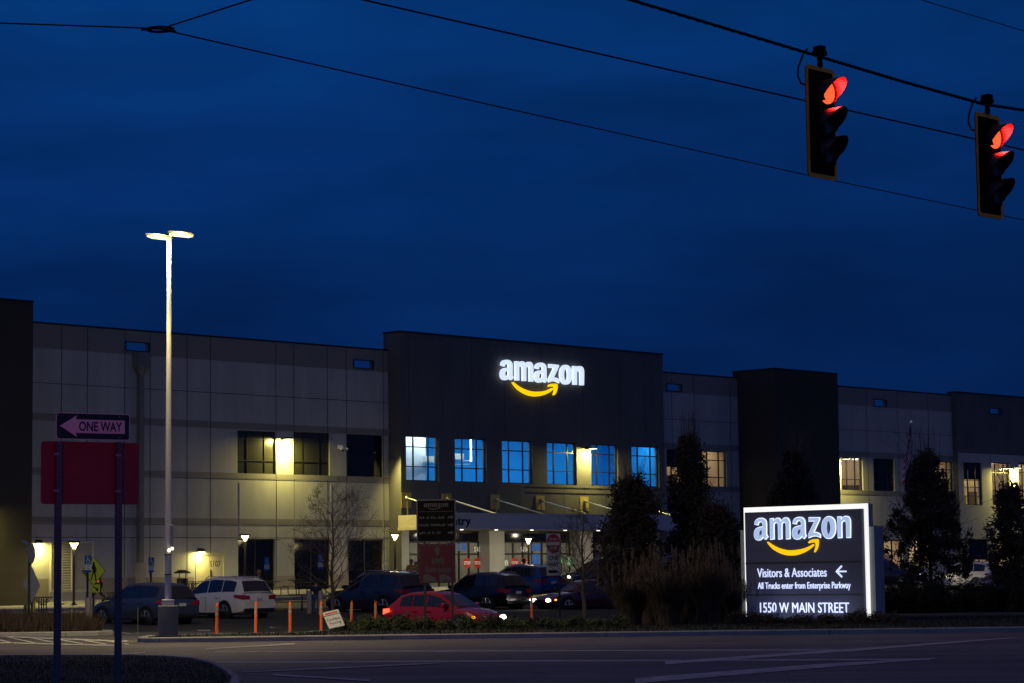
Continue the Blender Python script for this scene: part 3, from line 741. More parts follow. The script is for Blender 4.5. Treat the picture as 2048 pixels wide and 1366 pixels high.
e.box(s_ - .42, s_ + .42, -.5, -.03, zt - .75, zt); e.add([(s_ - .42, -.5, zt - .75), (s_ + .42, -.5, zt - .75), (s_ + .42, -.03, zt - .75), (s_ - .42, -.03, zt - .75), (s_ - .13, -.3, zt - 1.15), (s_ + .13, -.3, zt - 1.15), (s_ + .13, -.03, zt - 1.15), (s_ - .13, -.03, zt - 1.15)], [(0, 1, 5, 4), (1, 2, 6, 5), (2, 3, 7, 6), (3, 0, 4, 7)])
e.box(s_ - .47, s_ + .47, -.55, -.02, zt - .2, zt - .1)
dp = e.build('rain_hopper', mat('pipe_grey', (.16, .155, .15), .6, var=.1), BLD)
e = MB(); e.box(s_ - .13, s_ + .13, -.3, -.02, 2.6, zt - 1.15)
for zz in (4.5, 7.5, 10): e.box(s_ - .18, s_ + .18, -.31, -.01, zz, zz + .06)
e.build('downpipe', MATS['pipe_grey'], BLD)
e = MB(); e.box(s_ - .2, s_ + .2, -.38, -.035, .5, 2.6); e.build('pipe_guard', mat('guard_paint', (.33, .3, .24), .7), BLD)
# canopy --------------------------------------------------------------
NC = 5.2
cz = sum(bw(x, y, NC)[1] for x, y in ((930, 1056), (1160, 1057.5))) / 2; czt = sum(bw(x, y, NC)[1] for x, y in ((930, 1028), (1160, 1030))) / 2
cs0 = bw(777, 1040, PC)[0] + 0.0
# left end line of the canopy runs straight out from the wall
cs0 = sC0 - .25; cs1 = sC1 + 1.2
e = MB(); e.box(cs0, cs0 + .12, -NC, -PC - .01, cz, czt); e.box(cs0 - .05, cs0 + .14, -NC - .05, -PC - .01, cz - .05, cz + .12)
cn = e.build('canopy_side', M['cream'], BLD)
e = MB(); e.box(cs0 + .12, cs1, -NC, -NC + .12, cz + .02, czt)
e.box(cs0 + .14, cs1, -NC - .04, -NC + .1, cz - .06, cz + .018); e.box(cs0, cs1, -NC - .03, -NC + .1, czt + .002, czt + .06); e.build('canopy_fascia', M['fascia'], BLD)
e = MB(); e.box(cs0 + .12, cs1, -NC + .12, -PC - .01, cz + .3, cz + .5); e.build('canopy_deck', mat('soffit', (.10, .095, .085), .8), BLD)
e = MB(); s0 = bw(912, 1040, NC)[0]; s1 = bw(941.5, 1040, NC)[0]; wid = (s1 - s0)
zb0 = bw(930, 1051, NC)[1]; add_text(e, 'Entry', s0 - wid * .62, s1, zb0 - .13, zb0 + .50, -NC, .03, .012); e.build('fascia_lettering', mat('navy_letter', (.01, .012, .03), .5, var=0), BLD)
dl = mat('downlight', (1, 1, 1), .5, emis=(1, .93, .72), estr=3.0, var=0)
for px in (935, 1004, 1075, 1142, 1208, 1268):
    s_ = bw(px, 1057, NC)[0]; e = MB(); e.cyl((s_, -NC + .45, cz - .07), .13, .09, 12); q = e.build('downlight', M['white'], BLD)
    e = MB(); e.cyl((s_, -NC + .45, cz - .10), .10, .028, 12); e.build('lens', dl, q)
    light('SPOT', 'downlight_beam', (s_, -NC + .45, cz - .14), 260, (1, .88, .60), BLD, size=.1, spot=R(150), blend=1.0, direction=(0, .85, -1))
e = MB(); cam_s = bw(822, 1043, 3.4)[0]
ymat = mat('bracket_yellow', (.42, .33, .08), .6); rod = M['galv']
for px, py in ((812, 992), (893, 993), (990, 1004), (1080, 1003), (1168, 1000), (1250, 998)):
    s_, z_ = bw(px, py, PC); z_ = bw(1080, 1003, PC)[1]; e = MB(); e.box(s_ - .38, s_ + .38, -PC - .03, -PC - .005, z_ - .5, z_ + .35); pl = e.build('anchor_plate', ymat, BLD)
    e = MB(); e.tube([(s_, -PC - .1, z_ + .05), (s_ + .1, -NC + .3, czt + .02)], .05, 6); e.tube([(s_, -PC - .1, z_ + .05), (s_ + .02, -PC - .1, czt)], .04, 6); e.ball((s_, -PC - .08, z_ + .05), .12, 8); e.build('tie_rod', rod, pl)
# ------------------------------------------------------------------ logo outline, drawn once on the wall and reused
LG = [
 [[(172,318,1),(180,265),(215,222),(285,205),(350,222),(392,270),(402,340),(402,510),(412,545),(428,572,1),(380,622,1),(355,605),(338,575),(300,612),(250,622),(195,600),(165,545),(163,470),(185,410),(240,378),(322,365,1),(322,318),(300,288),(270,288),(250,310),(243,342,1)],
  [(325,425,1),(285,432),(255,460),(248,500),(262,540),(285,545),(310,525),(322,490)]],
 [[(458,235,1),(525,235,1),(528,275,1),(560,248),(600,237),(642,252),(668,298,1),(700,260),(742,246),(790,262),(818,310),(828,380),(828,652,1),(750,650,1),(750,400),(740,355),(715,338),(690,355),(682,400),(682,640,1),(608,638,1),(606,390),(595,345),(570,328),(545,345),(538,390),(540,630,1),(463,628,1)]],
 [[(870,378,1),(880,322),(915,280),(985,263),(1045,280),(1085,325),(1096,395),(1098,560),(1105,600),(1118,620,1),(1075,675,1),(1050,655),(1038,628),(1000,665),(950,672),(893,650),(865,595),(862,520),(880,460),(935,430),(1020,418,1),(1020,370),(1000,342),(970,340),(948,362),(940,395,1)],
  [(1022,480,1),(985,485),(955,512),(945,550),(958,592),(980,597),(1005,578),(1020,540)]],
 [[(1155,290,1),(1350,310,1),(1350,350,1),(1250,562,1),(1310,577),(1360,618,1),(1358,685,1),(1300,652),(1225,645),(1150,668,1),(1148,588,1),(1252,375,1),(1152,368,1)]],
 [[(1490,308),(1560,335),(1605,400),(1618,500),(1610,610),(1565,690),(1505,712),(1440,690),(1390,610),(1375,510),(1388,405),(1430,335)],
  [(1493,385),(1522,410),(1537,500),(1530,590),(1500,640),(1470,620),(1455,510),(1465,420)]],
 [[(1643,332,1),(1713,338,1),(1715,378,1),(1740,348),(1780,335),(1830,352),(1858,400),(1866,480),(1863,728,1),(1790,724,1),(1788,480),(1775,435),(1752,425),(1728,445),(1720,490),(1722,718,1),(1650,716,1)]],
]
SMILE = [[(415,662,1),(440,675),(520,738),(640,805),(780,850),(920,858),(1060,845),(1170,810),(1225,783),(1245,795),(1230,818),(1130,888),(1000,938),(890,955),(760,940),(640,892),(520,812),(450,735),(410,675)],
         [(1145,745,1),(1165,715),(1220,697),(1280,694),(1318,708),(1325,760),(1305,860),(1262,925),(1246,918),(1258,880),(1275,810),(1270,768),(1240,752),(1190,752),(1155,757)]]
def tr(p): return bw(980 + p[0] / 10.24, 700 + p[1] / 10.24, PC)
CAN = []   # canonical loops, unit = metres on the wall, origin centre of the word
allp = [tr(p) for L in LG for q in L for p in q]; bx0 = min(p[0] for p in allp); bx1 = max(p[0] for p in allp); bz0 = min(p[1] for p in allp); bz1 = max(p[1] for p in allp)
LW = bx1 - bx0; LH = bz1 - bz0; LC = ((bx0 + bx1) / 2, (bz0 + bz1) / 2)
def canon(q): return [((tr(p)[0] - LC[0]) / LW, (tr(p)[1] - LC[1]) / LW) + tuple(p[2:]) for p in q]
LETTERS = [[smooth_outline(canon(q), 4) for q in L] for L in LG]; SM = [smooth_outline(canon(q), 4) for q in SMILE]
def logo(parent, cx, cz, width, y, th, lm, sm_m, vs=1.0):
    for L in LETTERS:
        b = MB(); shape_mesh(L, b, y, th, 0, lambda x: cx + x * width, lambda z: cz + z * width * vs); b.build('letter', lm, parent)
    b = MB()
    for q in SM: shape_mesh([q], b, y, th, 0, lambda x: cx + x * width, lambda z: cz + z * width * vs)
    b.build('smile_arrow', sm_m, parent)
sg = empty('wall_sign', L2W(LC[0], PC, LC[1]), THW, 'large lit white lettering with yellow smile arrow high on the slate wall', 'sign')
logo(sg, 0, 0, LW, -.12, .14, M['letter'], M['smile'])
# ------------------------------------------------------------------ lamps
YEL = (1.0, .85, .22)
lampm = mat('lamp_yellow', (1, 1, 1), .5, emis=(1.0, .93, .52), estr=2.6, var=0)
lampw = mat('lamp_warm_white', (1, 1, 1), .5, emis=(1.0, .94, .68), estr=2.6, var=0)
def wall_pack(px, py, off, power, label, reach=.55, side=0, spread=150, soft=.12, tiltd=(0, .12, -1)):
    s, z = bw(px, py, off + reach)
    e = empty('wall_lamp', L2W(s, off, z), THW, label, 'wall lamp', 'flat wall lamps on the building')
    b = MB(); b.box(-.06, .06, -.04, 0, -.16, .10); b.build('mounting_plate', M['bronze'], e)
    b = MB(); b.box(-.035, .035, -reach + .15, -.04, .0, .07); b.build('arm', M['bronze'], e)
    b = MB(); b.prism([(-.20, 0), (.20, 0), (.17, .09), (-.17, .09)], -reach - .17, -reach + .16); b.build('housing', M['bronze'], e, bevel=.01)
    b = MB(); b.box(-.19, .19, -reach - .16, -reach + .15, -.035, -.002); b.build('lens', lampm, e)
    light('AREA', 'lamp_light', (0, -reach - .02, -.05), power, YEL, e, size=.30, size_y=.26, direction=(0, .30, -1))
    return e
wall_pack(577, 878, 0, 640, 'wall lamp between the two dark gridded upper windows left of the entrance block')
wall_pack(1186, 897, PC, 640, 'wall lamp between blue lit windows on the slate entrance block')
wall_pack(1691, 918, 0, 640, 'wall lamp at the inner corner beside the dark tower behind the trees')
wall_pack(2012, 937, PD, 200, 'left one of the two close wall lamps at the right end of the building')
wall_pack(2036, 936, PD, 560, 'right one of the two close wall lamps at the right end of the building')
wall_pack(767, 905, 0, 0.0, 'unlit wall lamp') if False else None
# gooseneck style shade over door S107
s, z = bw(404, 1103, .3); e = empty('door_lamp', L2W(s, 0, z), THW, 'small dark hooded lamp glowing above the grey double door', 'wall lamp')
b = MB(); k = 12; b.tube([(0, -.2, .16), (0, -.22, .10), (0, -.25, .04), (0, -.25, 0)], [.05, .17, .25, .27], 16, cap=True); b.build('shade', M['bronze'], e, smooth=True)
b = MB(); b.box(-.05, .05, -.2, 0, .09, .17); b.build('bracket', M['bronze'], e)
b = MB(); b.cyl((0, -.25, -.06), .20, .055, 16); b.build('lens', lampm, e)
light('AREA', 'lamp_light', (0, -.27, -.08), 95, YEL, e, size=.3, size_y=.3, direction=(0, .35, -1))
# assumed lamp, unseen, added to wash the corner by the left tower
s, z = bw(66, 1086, .35); e = empty('assumed_corner_lamp', L2W(s + .5, 0, z), THW, 'small assumed lamp at the foot of the left tower corner, unseen behind a sign', 'wall lamp')
b = MB(); b.box(-.12, .12, -.26, 0, 0, .16); b.build('housing', M['bronze'], e); b = MB(); b.box(-.1, .1, -.25, -.05, -.03, -.002); b.build('lens', lampm, e)
light('AREA', 'lamp_light', (0, -.35, -.06), 110, YEL, e, size=.25, size_y=.25, direction=(0, .3, -1))
# one more assumed lamp over the left tower face, out of the picture to the left, that lights its foot
wall_pack(-60, 1010, PT, 420, 'assumed wall lamp on the dark left tower beyond the picture edge')
# assumed lamp beside the left return of the entrance block, added unseen to light the canopy end
s, z = bw(771, 905, .4); e = empty('wall_lamp', L2W(sC0 - 1.2, 0, z), THW, 'assumed unseen wall lamp above the canopy end beside the slate block corner', 'wall lamp', 'flat wall lamps on the building')
b = MB(); b.box(-.05, .05, -.2, 0, 0, .08); b.build('housing', M['bronze'], e); b = MB(); b.box(-.045, .045, -.19, -.05, -.02, -.002); b.build('lens', M['white'], e)
light('SPOT', 'lamp_light', (0, -1.0, -.1), 1500, YEL, e, size=.15, spot=R(125), blend=1.0, direction=(.75, -.9, -1.5))

# tall parking lot lamp ---------------------------------------------------
P = gp(336, 1272, .13); PL = Vector((P.x, 68.9, gz(P.x, 68.9) + .12)); PL.x = at(336, 1272, 68.9).x
e = empty('lot_lamp', PL, 0, 'tall white pole lamp with two glowing flat heads on a concrete base', 'street lamp')
top = at(343, 470, PL.y).z - PL.z; bz = at(336, 1211, PL.y).z - PL.z
b = MB(); b.tube([(0, 0, 0), (0, 0, bz - .02), (0, 0, bz)], [.285, .285, .265], 28); b.build('base', M['polebase'], e, smooth=True)
b = MB(); b.box(-.16, .16, -.16, .16, bz, bz + .17); b.build('base_cover', M['pole'], e, bevel=.02)
b = MB(); b.tube([(0, 0, bz + .17), (0, 0, 3.4), (0.02, 0, top)], [.098, .085, .055], 14); b.build('pole', M['pole'], e, smooth=True)
b = MB(); b.box(.08, .16, -.12, -.05, at(343, 1100, PL.y).z - PL.z - .02, at(343, 1050, PL.y).z - PL.z); b.build('control_box', M['galv'], e, bevel=.01)
b = MB()
for dx, dz in ((.05, 0), (.14, .05)): b.ball((dx, -.15, at(343, 1101, PL.y).z - PL.z + dz), .045, 10)
b.build('small_floodlight', lampw, e, smooth=True)
for zz in (at(343, 1150, PL.y).z - PL.z, at(343, 1110, PL.y).z - PL.z): MB().cyl((0, 0, zz), .105, .03, 14).build('strap', M['bronze'], e)
hm = mat('lamp_head_lens', (.15, .13, .05), .5, emis=(1.0, .93, .50), estr=1.7, var=0)
hg = mat('lamp_head_paint', (.25, .23, .16), .5)
for (xc, yc, zc_, sgn) in ((at(318, 475, PL.y - .25).x - PL.x, -.25, at(318, 475, PL.y).z - PL.z, -1), (at(362, 465, PL.y + .25).x - PL.x, .3, at(362, 465, PL.y).z - PL.z, 1)):
    b = MB(); T = Matrix.Translation((xc, yc, zc_)) @ Matrix.Rotation(R(7), 4, 'Y')
    pts = [(-.38, 0), (-.33, .035), (.0, .05), (.33, .035), (.38, 0)]
    mbx = MB(); mbx.prism(pts, -.17, .17); mbx.v = [tuple(T @ Vector(v)) for v in mbx.v]; hd = mbx.build('lamp_head', hg, e)
    mbx = MB(); mbx.tube([(-.34, 0, -.03), (-.2, 0, -.04), (.2, 0, -.04), (.34, 0, -.03)], [.02, .05, .05, .02], 12); mbx.v = [tuple(T @ Vector((v[0], v[1] * 2.2, v[2]))) for v in mbx.v]
    mbx.build('lens', hm, hd, smooth=True)
    b = MB(); b.tube([(0, 0, top - .05), (xc * .4, yc * .4, (zc_ + top) / 2)], .035, 8); b.build('arm', hg, e)
    light('AREA', 'lamp_light', (xc, yc, zc_ - .13), 760, (1.0, .83, .44), e, size=.6, size_y=.3, direction=(.05, .5, -1))
    light('POINT', 'head_fill', (xc, yc - .28, zc_ - .08), 40, (1.0, .85, .40), e, size=.15)  # added point light that brightens the lamp head
    light('SPOT', 'pole_fill', (xc * 1.1, -.35, zc_ - .05), 60, (1.0, .72, .16), e, size=.15, spot=R(26), blend=1.0, direction=(-xc * .10, .035, -1))  # added spot aimed down to brighten the upper pole
    light('SPOT', 'pole_fill', (xc, -.5, zc_ - .05), 2400, (1.0, .80, .30), e, size=.1, spot=R(15), blend=1.0, direction=(-xc, .5, -4.6))  # second added spot, brightens the pole farther down

# short path lamps ----------------------------------------------------------
def path_lamp_master():
    e = empty('path_lamp', (0, 0, 0), 0, 'x', 'path lamp', 'short path lamps by the building')
    b = MB(); b.cyl((0, 0, 0), .16, .05, 16); b.cyl((0, 0, .05), .09, .05, 12); b.build('base', M['bronze'], e)
    b = MB(); b.tube([(0, 0, .1), (0, 0, 2.62)], .055, 12); b.build('pole', M['bronze'], e, smooth=True)
    b = MB(); b.tube([(0, 0, 2.93), (0, 0, 2.99), (0, 0, 3.02)], [.30, .31, .22], 20); b.build('cap', M['bronze'], e, smooth=True)
    b = MB()
    for i in range(4): a = math.pi / 4 + i * math.pi / 2; b.tube([(.05 * math.cos(a), .05 * math.sin(a), 2.6), (.23 * math.cos(a), .23 * math.sin(a), 2.94)], .012, 5)
    b.build('cage', M['cream'], e)
    b = MB(); b.tube([(0, 0, 2.64), (0, 0, 2.78), (0, 0, 2.90)], [.03, .10, .15], 14); b.build('lens', lampw, e, smooth=True)
    light('AREA', 'lamp_light', (0, 0, 2.915), 120, (1.0, .82, .38), e, size=.56, size_y=.56)
    return e
plm = path_lamp_master(); first = True
for px, off, lab in ((148, 5.0, 'path lamp standing in front of the louvred panel'), (490, 3.6, 'path lamp in front of the first dark ground floor window'),
                     (790, 6.2, 'path lamp standing at the left end of the canopy'), (1057, 9.4, 'path lamp before the entrance doors beside the blue poster'), (1294, 9.0, 'path lamp glimmering through the dark tree')):
    s = bw(px, 1100, off)[0]; q = L2W(s, off, 0); q.z = gz(q.x, q.y) + (.13 if off < 9 else 0)
    o = plm if first else copy_tree(plm); first = False; o.location = q; o['label'] = lab
# security cameras -----------------------------------------------------------
def cctv(P, rz, label):
    e = empty('security_camera', P, rz, label, 'camera', 'security cameras')
    b = MB(); b.box(-.06, .06, -.03, 0, -.1, .14); b.box(-.03, .03, -.3, -.03, .04, .09); b.build('bracket', M['white'], e)
    b = MB(); b.cyl((0, -.32, -.16), .11, .18, 14); b.build('housing', M['white'], e, smooth=True); b = MB(); b.ball((0, -.32, -.17), .09, 12); b.build('lens', M['darkglass'], e, smooth=True)
    b = MB(); b.tube([(.14, -.2, -.05), (.2, -.55, -.12)], .05, 8); b.tube([(-.14, -.2, -.05), (-.2, -.5, -.12)], .05, 8); b.build('side_camera', M['white'], e)
s, z = bw(682, 894, .2); cctv(L2W(s, 0, z), THW, 'white cluster camera between the upper dark windows')
cctv(L2W(cs0, 3.6, czt - .55) - U * .02, THW - R(90), 'dark camera cluster on the yellow lit canopy end')

# ------------------------------------------------------------------ wires and signals
wire_m = mat('cable_black', (.006, .006, .007), .6, var=0)
def wire(name, pts, r, label, group='overhead cables', sag=0, sub=24, twist=0, ext=(1, 1)):
    P = []; pts = list(pts)
    if ext[0]: pts.insert(0, pts[0] + (pts[0] - pts[1]).normalized() * 14)
    if ext[1]: pts.append(pts[-1] + (pts[-1] - pts[-2]).normalized() * 22)
    for a, b in zip(pts, pts[1:]):
        for i in range(sub): P.append(a.lerp(b, i / sub))
    P.append(pts[-1]); n = len(P) - 1
    if sag: P = [p - Vector((0, 0, sag * 4 * (i / n) * (1 - i / n))) for i, p in enumerate(P)]
    mb = MB(); mb.tube(P, r, 7)
    if twist:
        Q = []; m_ = n * 6
        for i in range(m_ + 1):
            f = i / m_ * n; k = min(int(f), n - 1); p = P[k].lerp(P[k + 1], f - k); a = i * .9
            Q.append(p + Vector((math.cos(a) * r, 0, math.sin(a) * r)))
        mb.tube(Q, r * .42, 5)
    return tag(mb.build(name, wire_m), label, 'cable', group)
YS1, YS2 = 29.5, 31.8
S1 = at(1636, 112, YS1); S2 = at(1967, 208, YS2); dS = (S2 - S1) / (S2.y - S1.y)
wire('span_cable', [S1 - dS * 12 + Vector((0, 0, .0)), S1 - dS * 2.15 + Vector((0, 0, .022)), S1, S1.lerp(S2, .5) - Vector((0, 0, .012)), S2, at(2100, 228, YS2 + 1.2), at(2250, 240, YS2 + 6)], .019, 'thick twisted span cable carrying both traffic signals', twist=1)
wire('guy_cable', [at(380, -140, 27.0), at(720, -2, 28.6), at(1165, 100, 30.6), at(1605, 200, 32.8), at(2048, 300, 35.2), at(2300, 352, 37)], .012, 'second cable running just below the span cable behind the signals')
J = at(320, 58, 30)
wire('guy_cable', [J, at(1000, 214, 38), at(1605, 348, 46), at(2048, 440, 54), at(2300, 488, 60)], .0105, 'thin lowest cable sloping from the ring joint to the right edge', ext=(0, 1))
wire('guy_cable', [J, at(500, 0, 27), at(620, -38, 26)], .0105, 'short cable rising from the ring joint to the top edge', ext=(0, 1))
wire('guy_cable', [at(-160, 38, 31), at(0, 46, 31), at(290, 56, 30.2), J], .0105, 'cable running level from the left edge to the ring joint', ext=(1, 0))
wire('guy_cable', [at(1780, -22, 34), at(1850, 2, 34.5), at(2048, 62, 36), at(2200, 108, 37)], .007, 'thin cable crossing the top right corner')
b = MB(); pts = []
for i in range(17):
    a = 2 * math.pi * i / 16; pts.append(J + Vector((.17 * math.cos(a), .02, .032 * math.sin(a))))
b.tube(pts, .018, 6); b.tube([J - Vector((.24, 0, .01)), J + Vector((-.1, 0, 0))], .014, 6); b.tube([J + Vector((.05, 0, .0)), J + Vector((.2, 0, -.035))], .02, 6)
tag(b.build('cable_ring', wire_m), 'dark steel ring where three thin cables meet', 'cable ring')

sig_y = mat('signal_border_yellow', (1.0, .36, .01), .5, var=.05)
sig_lens_red = mat('signal_red_lens', (.8, .05, .02), .3, emis=(1.0, .075, .02), estr=2.0, var=0)
sig_off = mat('signal_dark_lens', (.03, .03, .028), .2, var=0)
blk = mat('signal_black', (.004, .004, .004), .9, var=0, spec=.1); visorm = mat('visor_red_tint', (.045, .008, .008), .45, var=0)  # visor colour tinted red for the glow of the lens
def signal_master():
    e = empty('traffic_signal', (0, 0, 0), THW, 'x', 'traffic signal', 'traffic signals hanging on the span cable')
    H = 1.40; Wd = .60; r = .06
    def rr(w, h, r):
        out = []
        for cx, cz, a0 in ((w / 2 - r, h / 2 - r, 0), (-w / 2 + r, h / 2 - r, 90), (-w / 2 + r, -h / 2 + r, 180), (w / 2 - r, -h / 2 + r, 270)):
            for k in range(5): a = R(a0 + k * 22.5); out.append((cx + r * math.cos(a), cz + r * math.sin(a)))
        return out
    b = MB(); b.prism([(x, z - H / 2) for x, z in rr(Wd, H, r)], .0, .012); b.build('backplate', blk, e)
    b = MB(); o_, i_ = rr(Wd, H, r), rr(Wd - .105, H - .105, .02); n = len(o_)
    for i in range(n):
        j = (i + 1) % n; b.quad((o_[i][0], -.003, o_[i][1] - H / 2), (i_[i][0], -.003, i_[i][1] - H / 2), (i_[j][0], -.003, i_[j][1] - H / 2), (o_[j][0], -.003, o_[j][1] - H / 2))
        b.quad((o_[i][0], -.003, o_[i][1] - H / 2), (o_[j][0], -.003, o_[j][1] - H / 2), (o_[j][0], .014, o_[j][1] - H / 2), (o_[i][0], .014, o_[i][1] - H / 2))
    b.build('border', sig_y, e)
    zc3 = [-.33, -.70, -1.06]
    for k, zc_ in enumerate(zc3):
        b = MB(); b.box(-.17, .17, -.09, -.004, zc_ - .173, zc_ + .173); sec = b.build('signal_section', blk, e, bevel=.02)
        b = MB(); b.disc(0, zc_, .148, -.105, -.088, 24); b.build('lens', sig_lens_red if k == 0 else sig_off, sec)
        # tunnel visor: open at the bottom, deeper on top
        b = MB(); n = 20; rr_ = .157
        for i in range(n):
            a0 = R(-50 + 280 * i / n); a1 = R(-50 + 280 * (i + 1) / n)
            def L(a): return .06 + .21 * max(0, (math.sin(a) + .4) / 1.4) ** .85
            for rad, flip in ((rr_, 0), (rr_ - .006, 1)):
                q = [(rad * math.cos(a0), -.09, zc_ + rad * math.sin(a0)), (rad * math.cos(a1), -.09, zc_ + rad * math.sin(a1)),
                     (rad * math.cos(a1), -.09 - L(a1), zc_ + rad * math.sin(a1)), (rad * math.cos(a0), -.09 - L(a0), zc_ + rad * math.sin(a0))]
                b.quad(*(q if not flip else q[::-1]))
        b.build('visor', visorm, sec, smooth=True)
    light('SPOT', 'red_glow', (0, -.13, zc3[0]), 90, (1.0, .02, .02), e, size=.10, spot=R(172), blend=.1, direction=(0, -1, 0))
    b = MB(); b.cyl((0, .0, 0), .035, .16, 10); b.box(-.09, .09, -.05, .05, .15, .20); b.box(-.05, .05, -.06, .06, .19, .26); b.build('hanger', blk, e)
    b = MB(); b.tube([(-.22, .02, .20), (-.30, .03, .12), (-.40, .03, -.05), (-.42, .03, -.16), (-.36, .03, -.25), (-.29, .02, -.26)], .013, 6); b.build('loop_cable', wire_m, e)
    return e
sgm = signal_master(); sgm.location = at(1640, 134, YS1) ; sgm['label'] = 'nearer larger traffic signal showing red, left of the pair'
c = copy_tree(sgm); c.location = at(1975, 228, YS2); c['label'] = 'farther traffic signal showing red at the right edge'
# an assumed third signal, added unseen outside the frame to cast red on the one way sign
c = copy_tree(sgm); c.location = Vector((-5.2, 15.0, 5.6)); c.rotation_euler = (0, 0, R(178)); c['label'] = 'assumed traffic signal added outside the frame to light the one way sign red'
for ch in COL.objects:
    if ch.parent == c and ch.type == 'LIGHT':
        ch.data = ch.data.copy(); ch.data.energy = 560; ch.data.spot_size = R(22); ch.data.spot_blend = 1.0; ch.rotation_euler = Vector((.02, -1, -.115)).to_track_quat('-Z', 'Y').to_euler()  # its red spot is strengthened and narrowed to tint the sign
wire('span_cable', [c.location + Vector((-9, -1, .35)), c.location + Vector((0, 0, .22)), c.location + Vector((8, 1.5, .5))], .022, 'added cable outside the frame carrying the assumed signal')  # added unseen cable, only there to hold the assumed signal

# ------------------------------------------------------------------ ONE WAY sign pair in the foreground
YO = 27.8; ang = math.acos(.83)
PO = at(176, 1000, YO); PO.z = 0
e = empty('one_way_sign', PO, ang, 'one way arrow sign above a square sign back coloured as if lit red on two perforated steel posts', 'road sign')
def lp(px, py, ly=0):   # pixel -> local x,z on the sign plane
    d = ray(px, py); nrm = Vector((math.sin(ang), -math.cos(ang), 0)); t = ((PO - nrm * ly) - CAM).dot(nrm) / d.dot(nrm); Q = CAM + d * t - PO
    return Q.x * math.cos(ang) + Q.y * math.sin(ang), Q.z
postm = mat('sign_post_steel', (.13, .11, .12), .5, metal=.6, var=.12, vscale=8)
for px in (117, 238):
    x = lp(px, 1000)[0]; zt = lp(px, 884)[1]; b = MB(); w_ = .032
    b.box(x - w_, x + w_, -.02, .045, -.05, zt)
    z = 1.2
    po = b.build('post', postm, e)
    b = MB()
    while z < zt - .03: b.disc(x, z, .007, -.022, -.019, 8); z += .0254 * 2
    b.build('post_holes', blk, po)
# one way plate
x0, z1 = lp(109, 825); x1, z1b = lp(251, 832); z0 = lp(109, 872)[1]; zz0 = z1 - .305
b = MB(); r = .025; xm0, xm1, zm0, zm1 = x0, x0 + .914, zz0, z1
def rrect(a, b_, c, d, r, n=4):
    out = []
    for cx, cz, a0 in ((b_ - r, d - r, 0), (a + r, d - r, 90), (a + r, c + r, 180), (b_ - r, c + r, 270)):
        for k in range(n + 1): q = R(a0 + k * 90 / n); out.append((cx + r * math.cos(q), cz + r * math.sin(q)))
    return out
signwhite = mat('sign_sheet_white', (.62, .60, .60), .35, var=.05, vscale=2); signblack = mat('sign_sheet_black', (.012, .010, .012), .3, var=0)
b.prism(rrect(xm0, xm1, zm0, zm1, r), -.048, -.044, 0); pn = b.build('one_way_panel', [signwhite], e)
b = MB(); b.prism(rrect(xm0 + .008, xm1 - .008, zm0 + .008, zm1 - .008, r * .8), -.0505, -.0482); b.build('panel_face', signblack, pn)
cx = xm0; h = .305; zc_ = (zm0 + zm1) / 2
b = MB(); b.prism([(cx + .045, zc_), (cx + .255, zc_ + .125), (cx + .238, zc_ + .078), (cx + .85, zc_ + .078), (cx + .85, zc_ - .078), (cx + .238, zc_ - .078), (cx + .255, zc_ - .125)], -.0525, -.0507)
b.build('arrow', signwhite, pn)
b = MB(); add_text(b, 'ONE WAY', cx + .278, cx + .815, zc_ - .056, zc_ + .056, -.0527, .0015, .022); b.build('lettering', signblack, pn)
for px in (117, 238):
    for zz in (zm1 - .03, zm0 + .03): b = MB(); b.disc(lp(px, 0)[0], zz, .008, -.058, -.0507, 8); b.build('bolt', M['galv'], pn)
# square sign back behind the posts, red signal light painted into its colour
xa, za = lp(82, 882, .05); xb, zb_ = lp(82, 1008, .05); b = MB(); b.prism(rrect(xa, xa + 1.215, zb_, za, .04), .047, .051)
b.build('redlit_panel', mat('sign_back_redlit', (.22, .014, .026), .45, var=.12, vscale=1.2), e)
for zz in (zb_ + .15, za - .15):
    for px in (117, 238): b = MB(); b.box(lp(px, 0)[0] - .034, lp(px, 0)[0] + .034, -.0235, -.0205, zz - .012, zz + .012); b.build('bolt', M['galv'], e)

# ------------------------------------------------------------------ monument sign
tm = THW - R(90); um = Vector((math.cos(tm), math.sin(tm), 0)); nm = Vector((math.sin(tm), -math.cos(tm), 0))
YM = 79.8; PM = at(1611, 1240, YM); PM.z = gz(PM.x, PM.y) + .12
e = empty('monument_sign', PM, tm, 'large dark blue monument sign with white lit frame standing on the verge', 'sign')
def lm_(px, py, ly=0):
    d = ray(px, py); t = ((PM - nm * ly) - CAM).dot(nm) / d.dot(nm); Q = CAM + d * t - PM; return Q.dot(um), Q.z
face = mat('sign_face_navy', (.065, .072, .14), .6, var=.08, vscale=.8); litframe = mat('lit_frame', (1, 1, 1), .5, emis=(.98, .96, .90), estr=.92, var=.04, vscale=1.5)
sidep = mat('sign_side_paint', (.45, .33, .33), .5, var=.05); pier = mat('sign_pier_paint', (.30, .33, .34), .5, var=.06, vscale=.6)
xl = lm_(1489, 1100)[0]; xr = lm_(1735, 1100)[0]; ztop = lm_(1612, 1011)[1]
px_l = lm_(1491, 1100, -.16)[0]; px_r = lm_(1724, 1100, -.16)[0]; pz = lm_(1610, 1021, -.16)[1]
b = MB(); b.box(xl, xr, .0, .10, -.1, ztop); b.build('lit_frame', litframe, e)
b = MB(); b.box(xl + .01, xr - .0, .101, .34, -.1, ztop - .004); b.build('cabinet_side', sidep, e)
